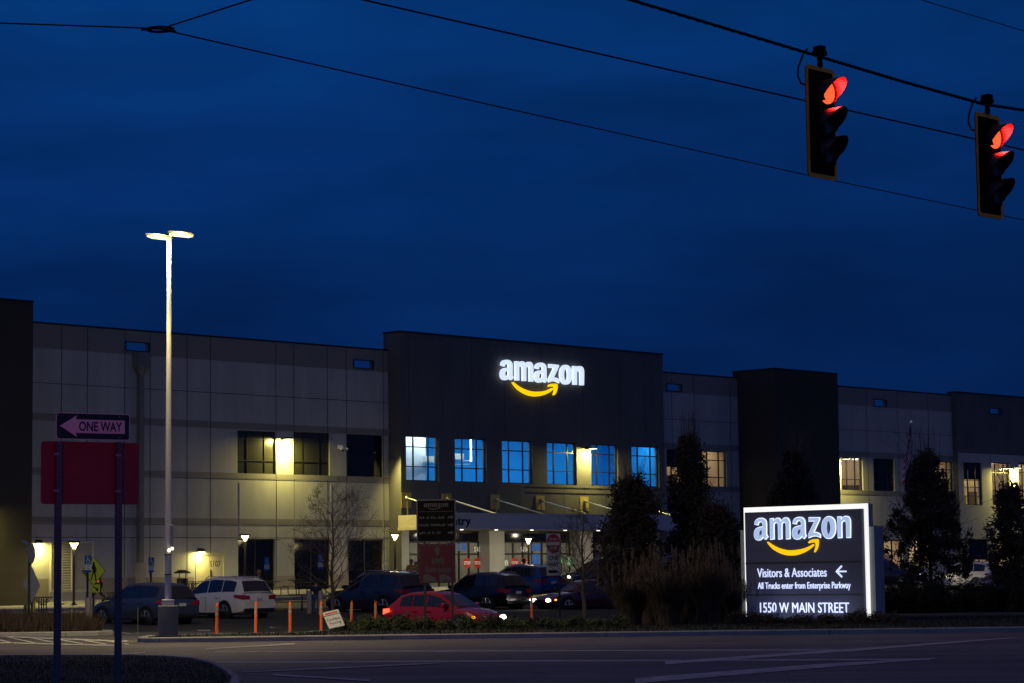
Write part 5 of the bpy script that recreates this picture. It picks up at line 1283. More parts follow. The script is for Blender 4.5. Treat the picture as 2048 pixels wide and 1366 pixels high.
def shrub(name, px, Y, w_, h, label, seed, n=1500, group=None, mt=None, dep=None, lsz=.05, dz=.1):
    X = (px - 1024) / F * Y; o_ = Vector((X, Y, gz(X, Y) + dz)); rg = random.Random(seed); vs = []; fs = []; st = MB()
    lob = [(rg.uniform(-.5, .5) * w_, rg.uniform(-.5, .5) * (dep or w_), rg.uniform(.25, .55) * w_ * .6, rg.uniform(.55, 1.0) * h) for _ in range(9)]
    for k in range(12):
        l = rg.choice(lob); st.tube([(l[0] * .3, l[1] * .3, 0), (l[0], l[1], l[3] * .8)], [.02, .008], 4)
    for k in range(n):
        l = rg.choice(lob); a = rg.uniform(0, 6.28); e_ = rg.random() ** .5; z = rg.random(); r = l[2] * math.sqrt(max(0, 1 - z * z)) * e_
        p = Vector((l[0] + r * math.cos(a), l[1] + r * math.sin(a), l[3] * z * e_ + rg.gauss(0, .03)))
        if p.z < -.05: p.z = 0
        d = Vector((rg.gauss(0, 1) + math.cos(a), rg.gauss(0, 1) + math.sin(a), rg.uniform(.0, 1.2))).normalized(); bb = d.orthogonal().normalized(); q = rg.uniform(.7, 1.5) * lsz
        i = len(vs); vs += [p - bb * q * .32, p + bb * q * .32, p + d * q * 1.7]; fs.append((i, i + 1, i + 2))
    st.add(vs, fs, 1); ob = st.build(name, [bark, mt or leafg]); ob.location = o_; return tag(ob, label, 'shrub', group)
G1 = 'low spreading shrubs on the verge'
lows = [(706, 75.5, 'low shrub right behind the tilted candidate sign'), (745, 75.2, 'low shrub under the second short delineator'), (786, 75.6, 'low shrub below the tail lamp of the red hatchback'),
        (828, 74.8, 'low shrub at the left post of the directory sign'), (868, 75.6, 'low shrub between the two directory sign posts'), (908, 74.8, 'low shrub at the right post of the directory sign'),
        (950, 75.6, 'low shrub below the amber turn lamp of the red hatchback'), (992, 74.9, 'low shrub under the nose of the red hatchback'), (1034, 75.4, 'low shrub left of the lone red delineator'),
        (1076, 75.2, 'low shrub right of the lone red delineator'), (1118, 75.7, 'low shrub below the maroon sedan lamps'), (1160, 75.0, 'low shrub at the foot of the right bare tree'), (1204, 75.4, 'low shrub left of the feathery grasses')]
for i, (px, Y, lab) in enumerate(lows): shrub('low_shrub', px, Y, 1.0, rnd.uniform(.48, .66) * (.75 if px > 1020 else 1), lab, 40 + i, 1500, G1, dep=1.2)
G2 = 'dark junipers along the foot of the monument sign'
for i, (px, Y, w_, h, lab) in enumerate([(1478, 76.3, .9, .5, 'juniper left of the monument sign below the grasses'), (1512, 76.5, 1.0, .52, 'juniper below the street number on the monument sign'), (1562, 76.0, .9, .26, 'lowest juniper before the middle of the monument sign'), (1612, 76.4, 1.0, .36, 'juniper below the last word on the monument sign'),
        (1668, 76.0, .9, .30, 'juniper right of the middle of the monument sign'), (1712, 76.5, 1.1, .50, 'juniper before the lit right edge of the monument sign'), (1762, 76.3, .9, .40, 'juniper at the right end of the monument sign')]):
    shrub('juniper', px, Y, w_, h, lab, 60 + i, 1700, G2, leafd)
hedge = mat('hedge_leaf', (.020, .022, .012), .95, var=.5, vscale=1.5, spec=.1)
G3 = 'dark hedge bushes along the right side of the lot'
for i, px in enumerate(range(1786, 2090, 34)):
    shrub('hedge_bush', px, 93 + (i % 2) * .8, 1.5, 1.42 - .08 * (i % 3), ['broad dark hedge bush number %d along the row right of the monument sign' % (i + 1), ][0], 80 + i, 5200, G3, hedge, lsz=.07, dep=2.2)
for o in list(COL.objects):
    if o.name.startswith('hedge_bush'):
        k = int(o.name.split('.')[1]) if '.' in o.name else 0
        o['label'] = ['first hedge bush, touching the monument sign side', 'hedge bush below the two round car lamps', 'hedge bush below the left half of the big dark tree', 'hedge bush below the trunk of the big dark tree', 'hedge bush left of the white crossover', 'hedge bush below the white crossover', 'hedge bush below the silver sedan', 'hedge bush below the narrow right tree', 'hedge bush just inside the right edge of the photo'][min(k, 8)]
# ------------------------------------------------------------------ small signs, bollards, furniture
dpost = mat('dark_post', (.02, .022, .022), .5, var=0); signblue = mat('sign_blue', (.015, .09, .32), .4, var=.05); boll = mat('bollard_cream', (.40, .34, .24), .7, var=.12, vscale=2); yelp = mat('safety_yellow', (.62, .48, .05), .6, var=.25, vscale=4)
def wheelchair(mb, cx, cz, s, y, mi):
    mb.disc(cx - .08 * s, cz + .40 * s, .085 * s, y - .002, y, 10, mi)
    mb.stroke([(cx - .08 * s, cz + .30 * s), (cx - .05 * s, cz - .02 * s), (cx + .20 * s, cz - .02 * s), (cx + .32 * s, cz - .34 * s), (cx + .42 * s, cz - .30 * s)], .075 * s, y - .002, y, mi)
    mb.stroke([(cx - .07 * s, cz + .15 * s), (cx + .16 * s, cz + .15 * s)], .06 * s, y - .002, y, mi)
    pts = [(cx - .02 * s + .27 * s * math.cos(R(a)), cz - .16 * s + .27 * s * math.sin(R(a))) for a in range(110, 350, 20)]; mb.stroke(pts, .06 * s, y - .002, y, mi)
def ada_sign(P, label, hp, rz=THW, bollard=False, w_=.30):
    e = empty('accessible_sign', P, rz, label, 'parking sign', 'blue accessible parking signs')
    MB().box(-.03, .03, .0, .05, 0, hp + .6).build('post', dpost, e)
    b = MB(); b.box(-w_ / 2, w_ / 2, -.006, -.001, hp + .30, hp + .64); wheelchair(b, 0, hp + .46, .30, -.0065, 1); b.m[-0:]; b.build('blue_panel', [signblue, signwhite], e)
    b = MB(); b.box(-w_ / 2, w_ / 2, -.006, -.001, hp + .09, hp + .29); b.stroke([(-.1, hp + .23), (.1, hp + .23)], .02, -.009, -.006, 1); b.stroke([(-.08, hp + .15), (.08, hp + .15)], .02, -.009, -.006, 1); b.build('white_panel', [signwhite, signblue], e)
    b = MB(); b.box(-w_ / 2, w_ / 2, -.006, -.001, hp, hp + .085); b.build('lower_panel', signblue, e)
    return e
def bollard(P, label, h=1.05, r=.11, m_=boll, group='concrete filled bollards', cap=True):
    b = MB(); b.tube([(0, 0, -.05), (0, 0, h - .08), (0, 0, h - .02), (0, 0, h)], [r, r, r * .8, r * .3], 18); o = b.build('bollard', m_, smooth=True); o.location = P; return tag(o, label, 'bollard', group)
def site(px, Y, dz=0.0): X = (px - 1024) / F * Y; return Vector((X, Y, gz(X, Y) + dz))
P = site(174, 92); bollard(P, 'cream bollard carrying the leftmost accessible sign post'); ada_sign(P, 'leftmost blue accessible parking sign, before the yellow crossing sign', 2.0 - (.0), w_=.32)
P = site(183, 93.5); bollard(P, 'cream bollard carrying the yellow pedestrian sign post')
# pedestrian crossing sign
e = empty('pedestrian_sign', site(185, 93.4), THW, 'yellow green diamond pedestrian crossing sign with arrow plaque', 'road sign')
k_ = F / 93.4; zc_ = at(185, 1142, 93.4).z - e.location.z; fl = mat('sign_yellow_green', (.50, .62, .03), .4, var=.04)
MB().box(-.03, .03, .0, .05, 0, zc_).build('post', dpost, e)
h = .56; b = MB(); b.prism([(0, zc_ + h), (h, zc_), (0, zc_ - h), (-h, zc_)], -.006, -.001, 1); b.prism([(0, zc_ + h * .94), (h * .94, zc_), (0, zc_ - h * .94), (-h * .94, zc_)], -.008, -.0062, 0)
y = -.0105
b.disc(.0, zc_ + .30, .05, y, -.0082, 10, 1); b.stroke([(0, zc_ + .22), (.01, zc_ - .02)], .13, y, -.0082, 1); b.stroke([(.03, zc_ + .2), (.11, zc_ + .08), (.10, zc_ - .04)], .045, y, -.0083, 1); b.stroke([(-.03, zc_ + .2), (-.1, zc_ + .1)], .045, y, -.0083, 1)
b.stroke([(.03, zc_ - .02), (.08, zc_ - .2), (.11, zc_ - .36)], .06, y, -.0083, 1); b.stroke([(-.02, zc_ - .02), (-.07, zc_ - .2), (-.12, zc_ - .35)], .06, y, -.0083, 1)
b.build('diamond_panel', [fl, signblack], e)
b = MB(); z1 = zc_ - h - .02 + .06; b.box(-.12, .30, -.014, -.009, z1 - .30, z1); b.stroke([(-.02, z1 - .07), (.16, z1 - .2)], .05, -.018, -.014, 1); b.prism([(.22, z1 - .25), (.08, z1 - .23), (.19, z1 - .1)], -.018, -.014, 1); b.build('arrow_plaque', [fl, signblack], e)
ada_sign(site(300, 104), 'blue accessible sign just left of the tall lamp pole', at(300, 1145, 104).z - site(300, 104).z)
ada_sign(site(530, 112), 'blue accessible sign before the first dark ground floor window', at(530, 1142, 112).z - site(530, 112).z)
ada_sign(site(637, 106), 'dim blue accessible sign seen through the bare tree', at(637, 1138, 106).z - site(637, 106).z)
ada_sign(site(1187, 118), 'blue accessible sign right of the right bare tree', at(1187, 1126, 118).z - site(1187, 118).z)
bollard(site(614.5, 103), 'cream bollard left of the person in jeans', 1.1, .10); bollard(site(637, 101), 'cream bollard directly right of the person in jeans', 1.15, .10)
# yellow bollards near the solar sign
bollard(site(65, 94), 'taller yellow bollard behind the sign with the solar panel', 1.25, .085, yelp, 'yellow bollards at the left'); bollard(site(50.5, 95), 'short yellow bollard left of the sign with the solar panel', .72, .06, yelp, 'yellow bollards at the left')
# solar stop sign seen edge-on
e = empty('solar_sign', site(57, 86), R(78), 'octagonal sign turned edge on with a small solar panel on top of its dark post', 'road sign'); z0 = e.location.z
Zp = lambda py: at(57, py, 86).z - z0
MB().tube([(0, 0, 0), (0, 0, Zp(1087))], .045, 10).build('post', dpost, e)
zc_ = Zp(1107); b = MB(); b.prism([(.38 * math.cos(R(22.5 + 45 * i)), zc_ + .38 * math.sin(R(22.5 + 45 * i))) for i in range(8)], -.075, -.068); b.box(-.2, .2, -.066, -.05, zc_ - .12, zc_ - .08); b.box(-.2, .2, -.066, -.05, zc_ + .08, zc_ + .12); b.build('octagon_panel', M['galv'], e)
b = MB(); T = Matrix.Translation((0, .12, Zp(1087))) @ Matrix.Rotation(R(32), 4, 'X'); b.box(-.2, .2, -.16, .16, 0, .025, T=T); b.build('solar_panel', mat('solar_cell', (.10, .11, .16), .2, var=.2), e)
b = MB(); b.box(-.06, .06, .03, .13, Zp(1106), Zp(1096)); b.build('battery_box', M['galv'], e)
# folded white panels leaning behind it (shade cloth boards)
e = empty('board_sign', site(63, 92.5), R(62), 'pale board sign turned nearly edge on behind the dark solar sign post', 'sign'); z0 = e.location.z; Zq = lambda py: at(63, py, 92.5).z - z0
b = MB(); zc_ = Zp(1152); b.prism([(-.55, Zq(1168)), (-.05, Zq(1133)), (.45, Zq(1172)), (-.05, Zq(1205))], -.03, -.015); b.build('panel', mat('pale_board', (.38, .38, .36), .5, var=.15, vscale=2), e); MB().tube([(0, 0, 0), (0, 0, Zq(1140))], .03, 8).build('post', dpost, e)

# directory sign with the red emergency sign under it
YD = 75.0; PD_ = at(874, 1100, YD); PD_.z = gz(PD_.x, YD) + .11
e = empty('directory_sign', PD_, R(-3), 'black directory panel above a red emergency entrance panel on two dark posts', 'sign')
X_ = lambda px: at(px, 1100, YD).x - PD_.x; Z_ = lambda py: at(874, py, YD).z - PD_.z
for px in (849, 904): MB().box(X_(px) - .035, X_(px) + .035, 0, .07, -.1, Z_(1010)).build('post', dpost, e)
dimwhite = mat('shaded_reflective_white', (.05, .045, .055), .5, var=.1)  # white lettering darkened, shade put into its colour
b = MB(); b.box(X_(833.5), X_(912.5), -.035, -.003, Z_(1084), Z_(998.5)); b.build('directory_panel', mat('directory_frame', (.07, .065, .08), .4), e)
b = MB(); b.box(X_(836), X_(910), -.039, -.0355, Z_(1082), Z_(1001)); dpn = b.build('panel_face', mat('directory_face', (.003, .003, .004), .9, var=0, spec=.1), e)
b = MB(); y = -.041
for L in LETTERS: shape_mesh(L, b, -.0392, .003, 0, lambda x: X_(873) + x * (X_(897) - X_(848)), lambda z: Z_(1009) + z * (X_(897) - X_(848)) * .92 - .02)
for q in SM: shape_mesh([q], b, -.0392, .003, 0, lambda x: X_(873) + x * (X_(897) - X_(848)), lambda z: Z_(1009) + z * (X_(897) - X_(848)) * .92 - .02)
b.build('logo_lettering', dimwhite, dpn)
b = MB(); b.box(X_(839), X_(908), -.041, -.0392, Z_(1023.5), Z_(1022.8)); b.build('divider_line', dimwhite, dpn)
faint = mat('faded_lettering', (.035, .035, .042), .5, var=.2, vscale=10)
for py, body in ((1035, 'Main Entrance'), (1050, 'Drop-Off - Pick Up'), (1065.5, 'Truck Entrance')):
    b = MB()
    b2 = MB(); x1 = X_(908); xs0 = X_(897); zc_ = Z_(py); b2.stroke([(xs0, zc_), (x1 - .06, zc_)], .05, -.042, -.0392); b2.prism([(x1 - .08, zc_ + .07), (x1, zc_), (x1 - .08, zc_ - .07)], -.042, -.0392); b2.build('arrow', dimwhite, dpn)
    # the faded lines of small lettering are not legible in the photo: short worn strokes
    x = X_(839); end = X_({1035: 893, 1050: 890, 1065.5: 881}[py])
    rg = random.Random(int(py))
    while x < end:
        w_ = rg.uniform(.03, .06); b.box(x, x + w_, -.0405, -.0392, zc_ - .035, zc_ + rg.choice([.01, .035, .035])); x += w_ + rg.choice([.012, .015, .06])
    b.build('faded_text', faint, dpn)
emr = mat('emergency_red_shaded', (.048, .004, .006), .45, var=.1)  # shade put into the red of the panel
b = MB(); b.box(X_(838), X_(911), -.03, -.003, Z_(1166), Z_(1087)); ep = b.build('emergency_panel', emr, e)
b = MB(); y0, y1 = -.034, -.0305
n = 6
for i in range(n):
    x = X_(840) + (X_(911) - X_(840)) * (i + .2) / n; d = .055
    for zz in (Z_(1089.5), Z_(1164)): b.prism([(x, zz - .022), (x + .09, zz - .022), (x + .13, zz + .022), (x + .04, zz + .022)], y0, y1)
for i in range(5):
    z = Z_(1098) + (Z_(1158) - Z_(1098)) * i / 4.5
    for xx in (X_(839.2), X_(909.8)): b.prism([(xx - .018, z - .10), (xx + .018, z - .06), (xx + .018, z + .02), (xx - .018, z - .02)], y0, y1)
b.build('hazard_border', dimwhite, ep)
b = MB(); xc = X_(875); b.prism([(xc - .10, Z_(1102)), (xc, Z_(1091)), (xc + .10, Z_(1102)), (xc + .045, Z_(1102)), (xc + .045, Z_(1111)), (xc - .045, Z_(1111)), (xc - .045, Z_(1102))], y0, y1)
b.f = []; b.m = []; b.v = []
b.prism([(xc - .10, Z_(1102)), (xc, Z_(1091)), (xc + .10, Z_(1102))], y0, y1); b.box(xc - .045, xc + .045, y0, y1, Z_(1111), Z_(1102) - .001); b.build('arrow', dimwhite, ep)
b = MB(); add_text(b, 'EMS', X_(864), X_(889), Z_(1128), Z_(1116), y1, .003, .02); add_text(b, 'Entrance', X_(851), X_(902), Z_(1144.5), Z_(1133), y1, .003, .015); b.build('lettering', dimwhite, ep)
for xa in (X_(846.5), X_(879)):
    b = MB()
    u = (X_(903) - X_(879)); zt, zb__ = Z_(1149), Z_(1162)
    b.box(xa, xa + u * .56, y0, y1, zb__, zt); b.prism([(xa + u * .58, zb__), (xa + u * 1.02, zb__), (xa + u * 1.02, zb__ + .07), (xa + u * .80, zt - .06), (xa + u * .58, zt - .03)], y0, y1)
    b.disc(xa + u * .28, zb__ - .005, .03, y0 - .001, y1, 10); b.disc(xa + u * .8, zb__ - .005, .03, y0 - .001, y1, 10); b.build('ambulance_symbol', dimwhite, ep)

# do not enter + one way on one post
e = empty('do_not_enter_sign', site(1113, 96), THW - R(8), 'red do not enter disc above a one way panel beside the right bare tree', 'road sign'); z0 = e.location.z; YN = 96
Zn = lambda py: at(1100, py, YN).z - z0; xo = -.30
MB().box(-.03, .03, 0, .05, 0, Zn(1075)).build('post', dpost, e)
rw = .36; zc_ = Zn(1087.5); b = MB(); b.box(xo - rw, xo + rw, -.008, -.001, zc_ - .40, zc_ + .40, 0); b.build('white_panel', mat('cream_sheet', (.52, .48, .38), .5, var=.08, vscale=3), e)
dr_ = mat('do_not_enter_red', (.30, .018, .02), .45, var=.08); b = MB(); b.disc(xo, zc_, rw * .97, -.0115, -.0085, 28, 0, rz=.385); b.box(xo - rw * .85, xo + rw * .85, -.0135, -.0118, zc_ - .065, zc_ + .065, 1); add_text(b, 'DO NOT', xo - .21, xo + .21, zc_ + .12, zc_ + .23, -.0117, .002, .02, 1); add_text(b, 'ENTER', xo - .19, xo + .19, zc_ - .23, zc_ - .12, -.0117, .002, .02, 1); b.build('red_disc', [dr_, MATS['cream_sheet']], e)
z1 = Zn(1107.5) - .01; zb__ = Zn(1151); b = MB(); b.box(xo - rw, xo + rw, -.0075, -.001, zb__, z1, 0); hh = z1 - zb__
add_text(b, 'ONE', xo - .24, xo + .24, z1 - hh * .30, z1 - hh * .08, -.008, .002, .03, 1); add_text(b, 'WAY', xo - .27, xo + .27, z1 - hh * .60, z1 - hh * .38, -.008, .002, .03, 1)
b.stroke([(xo - .25, zb__ + hh * .18), (xo + .12, zb__ + hh * .18)], .12, -.0105, -.0078, 1); b.prism([(xo + .1, zb__ + hh * .08), (xo + .28, zb__ + hh * .18), (xo + .1, zb__ + hh * .28)], -.0105, -.0078, 1); b.build('one_way_panel', [MATS['cream_sheet'], signblack], e)

# orange delineators ------------------------------------------------------
orange = mat('delineator_orange', (.85, .16, .02), .5, var=.08); refl = mat('reflective_band', (.42, .36, .24), .3, var=.1)
def delineator_master(h=1.02):
    e = empty('delineator', (0, 0, 0), 0, 'x', 'traffic delineator', 'orange delineator posts')
    b = MB(); b.cyl((0, 0, 0), .21, .035, 10, r2=.19); b.build('base', M['black'], e)
    b = MB(); b.tube([(0, 0, .035), (0, 0, .1), (0, 0, h - .1), (0, 0, h - .04), (0, 0, h)], [.062, .05, .05, .046, .03], 14); p = b.build('tube', orange, e, smooth=True)
    for z in (h - .36, h - .22):
        b = MB(); b.tube([(0, 0, z), (0, 0, z + .085)], .0525, 14); b.build('reflective_band', refl, p)
    b = MB(); n = 10
    b.tube([(.028 * math.cos(a), 0, h + .012 + .028 * math.sin(a)) for a in [2 * math.pi * i / n for i in range(n + 1)]], .009, 5); b.build('top_loop', orange, p)
    return e
dm_ = delineator_master()
for i, (px, Y, lab) in enumerate([(430, 72.6, 'leftmost of the four tall orange delineators in front of the white crossover'), (507.5, 75.2, 'second tall orange delineator, at the tail of the white crossover'), (576, 76.2, 'third tall orange delineator, before the picnic table'), (638, 76.0, 'fourth tall orange delineator, beside the candidate parking sign'),
        (697, 82.5, 'orange delineator above the shrubs right of the candidate sign'), (746, 83.0, 'orange delineator left of the red hatchback tail lamp'), (1057, 85.5, 'lone reddish delineator between the black crossover and the maroon sedan')]):
    o = dm_ if i == 0 else copy_tree(dm_); o.location = site(px, Y, .004 if i else .13); o['label'] = lab; o.rotation_euler = (R([.8, -.5, .3, .4, 1, -.6, 0][i]), R([1.2, 1.3, .2, .5, -1.5, 0, 1][i]), R(37 * i))
    if px == 430: o.location = site(px, 71.2 + .3, .004)
# candidate parking board -------------------------------------------------
P = site(664, 75.2, .11); e = empty('a_frame_sign', P, R(-6), 'white tilted candidate parking board with a red bar beside the fourth delineator', 'sign')
k_ = F / 75.2; T = Matrix.Translation((.02, -.1, .05)) @ Matrix.Rotation(R(-24), 4, 'Y') @ Matrix.Rotation(R(-14), 4, 'X')
def tbox(x0, x1, y0, y1, z0, z1, m_, nm, par=e, bevel=0): b = MB(); b.box(x0, x1, y0, y1, z0, z1, T=T); return b.build(nm, m_, par, bevel=bevel)
T = Matrix(((.975, 0, -.42, .10), (0, 1, .33, -.10), (.21, 0, .84, .13), (0, 0, 0, 1)))
bw_, bh_ = .50, .58
tbox(-bw_ / 2 - .02, bw_ / 2 + .02, .0, .03, -.02, bh_ + .02, M['black'], 'frame')
bd = tbox(-bw_ / 2, bw_ / 2, -.004, -.001, 0, bh_ * .74, mat('board_white', (.50, .48, .46), .5, var=.05), 'board'); tbox(-bw_ / 2, bw_ / 2, -.004, -.001, bh_ * .79, bh_, MATS['board_white'], 'header_board')
tbox(-bw_ * .40, bw_ * .40, -.007, -.0045, bh_ * .83, bh_ * .93, mat('bar_red', (.55, .03, .03), .5), 'red_bar')
b = MB(); add_text(b, 'Candidate', -.215, .215, bh_ * .42, bh_ * .60, -.0045, .002, .01); add_text(b, 'Parking', -.17, .19, bh_ * .15, bh_ * .35, -.0045, .002, .01); b.v = [tuple(T @ Vector(v)) for v in b.v]; b.build('lettering', signblack, bd)
b = MB(); b.tube([(-.2, .40, -.02), (-.3, .12, .42)], .018, 6); b.tube([(.3, .40, -.02), (.12, .12, .52)], .018, 6); b.build('rear_legs', M['black'], e)
# thin marker stakes -------------------------------------------------------
def stake(px, py0, py1, Y, col, label, r=.006):
    P = site(px, Y, .08); b = MB(); b.tube([(0, 0, 0), (((py1 - py0) * 0), 0, at(px, py0, Y).z - P.z)], r, 5); o = b.build('marker_stake', col); o.location = P; tag(o, label, 'marker stake', 'thin driveway marker stakes')
stk = mat('stake_yellow', (.45, .40, .15), .6)
stake(273.5, 1214, 1275, 69.5, stk, 'thin pale marker stake left of the lamp base'); stake(142, 1200, 1268, 77.8, stk, 'thin marker stake standing in the brown bed')
stake(1093, 1180, 1225, 76, mat('stake_dark', (.06, .04, .05), .6), 'thin dark stake before the maroon sedan headlamp')
# picnic tables ---------------------------------------------------------------
tabm = mat('table_brown', (.10, .055, .03), .6, var=.2, vscale=3); tabf = mat('table_frame', (.01, .01, .01), .5, var=0)
def picnic_master():
    e = empty('picnic_table', (0, 0, 0), 0, 'x', 'picnic table', 'dark picnic tables along the building')
    b = MB(); b.box(-.9, .9, -.37, .37, .72, .76); b.build('table_top', tabm, e, bevel=.01)
    for s in (-1, 1):
        b = MB(); b.box(-.9, .9, s * .72 - .13, s * .72 + .13, .43, .465); b.build('bench', tabm, e, bevel=.01)
        b = MB(); x = s * .62
        b.tube([(x, -.72, .43), (x, -.72, .10), (x, -.62, .03), (x, .62, .03), (x, .72, .10), (x, .72, .43)], .024, 6); b.tube([(x, -.1, .03), (x, -.1, .72)], .024, 6); b.tube([(x, .1, .03), (x, .1, .72)], .024, 6); b.tube([(x, -.34, .71), (x, 0, .4)], .02, 6); b.tube([(x, .34, .71), (x, 0, .4)], .02, 6); b.build('frame', tabf, e)
    return e
pt = picnic_master()
for i, (px, Y, rz, lab) in enumerate([(572, 108, THW + R(-40), 'picnic table right of the white crossover tail'), (610, 121, THW, 'picnic table in shadow before the second dark window'), (405, 121, THW, 'picnic table before the grey double door'), (358, 119, THW, 'picnic table just right of the tall lamp pole'), (243, 113, THW, 'picnic table behind the hood of the slate blue crossover'), (84, 104, THW + R(60), 'picnic table cut by the sign posts at the left'), (520, 120, THW, 'picnic table where the eating person sits')]):
    o = pt if i == 0 else copy_tree(pt); o.location = site(px, Y, .14 if Y > 115 else .01); o.rotation_euler = (0, 0, rz); o['label'] = lab
# litter bin with a domed lid
e = empty('litter_bin', site(362, 122, .13), THW, 'dark litter bin with raised lid between the lamp pole and the grey door', 'litter bin'); b = MB(); b.tube([(0, 0, 0), (0, 0, .9)], .28, 14); b.build('bin_body', tabf, e, smooth=True)
b = MB(); b.tube([(0, 0, 1.15), (0, 0, 1.2), (0, 0, 1.32)], [.42, .42, .2], 16); b.tube([(.2, 0, .9), (.2, 0, 1.15)], .02, 5); b.tube([(-.2, 0, .9), (-.2, 0, 1.15)], .02, 5); b.build('lid', tabf, e)
# flag ----------------------------------------------------------------------
YF = 132; e = empty('flagpole', site(1821, YF), R(10), 'tall flagpole with a limp striped flag above the big dark tree', 'flagpole'); zt = at(1822, 846, YF).z - e.location.z
b = MB(); b.tube([(0, 0, 0), (0, 0, zt)], [.06, .03], 10); b.build('pole', M['galv'], e, smooth=True); b = MB(); b.ball((0, 0, zt + .07), .075, 10); b.build('finial', mat('finial_glint', (.7, .7, .75), .2, metal=.8, emis=(.5, .55, .7), estr=.15, var=0), e, smooth=True)  # faint gleam painted onto the finial as emission
fr = mat('flag_red', (.45, .02, .03), .9, var=.1); fwm = mat('flag_white', (.55, .52, .55), .9, var=.1); fb = mat('flag_navy', (.012, .02, .07), .9, var=.1); b = MB(); nx, nz = 14, 26; top = zt - .15; Hh = 2.5
for i in range(nx):
    for j in range(nz):
        def fp(u, v):  # hanging folds: the fly end droops
            return (-.04 - .62 * u * (.35 + .65 * v) + .03 * math.sin(v * 9), .09 * math.sin(u * 11 + v * 2) * (.3 + u), top - v * Hh * (.55 + .45 * min(1, u + .25)) - u * .75)
        u0, u1, v0, v1 = i / nx, (i + 1) / nx, j / nz, (j + 1) / nz
        mi = 2 if (u0 < .42 and v0 < .5) else int(v0 * 13) % 2
        b.add([fp(u0, v0), fp(u1, v0), fp(u1, v1), fp(u0, v1)], [(0, 1, 2, 3)], mi)
b.build('flag', [fr, fwm, fb], e, smooth=True)
# lamp post far left bottom bench, hydrant-like yellow box ------------------
# ------------------------------------------------------------------ people
skin = mat('skin', (.38, .20, .13), .6, var=.05); hairb = mat('hair_dark', (.015, .01, .008), .8, var=0)
def skin_mesh(verts, edges, radii, name, material, parent, levels=1, root=0):
    me = bpy.data.meshes.new(name); me.from_pydata([tuple(v) for v in verts], edges, []); o = bpy.data.objects.new(name, me); COL.objects.link(o)
    md = o.modifiers.new('skin', 'SKIN'); o.modifiers.new('sub', 'SUBSURF').levels = levels
    for i, r in enumerate(radii): sv = me.skin_vertices[0].data[i]; sv.radius = (r, r) if not isinstance(r, tuple) else r; sv.use_root = (i == root)
    dg = bpy.context.evaluated_depsgraph_get(); dg.update(); m2 = bpy.data.meshes.new_from_object(o.evaluated_get(dg)); bpy.data.objects.remove(o)
    m2.materials.clear(); m2.materials.append(material); m2.polygons.foreach_set('use_smooth', [True] * len(m2.polygons)); m2.name = name
    q = bpy.data.objects.new(name, m2); COL.objects.link(q); q.parent = parent; return q
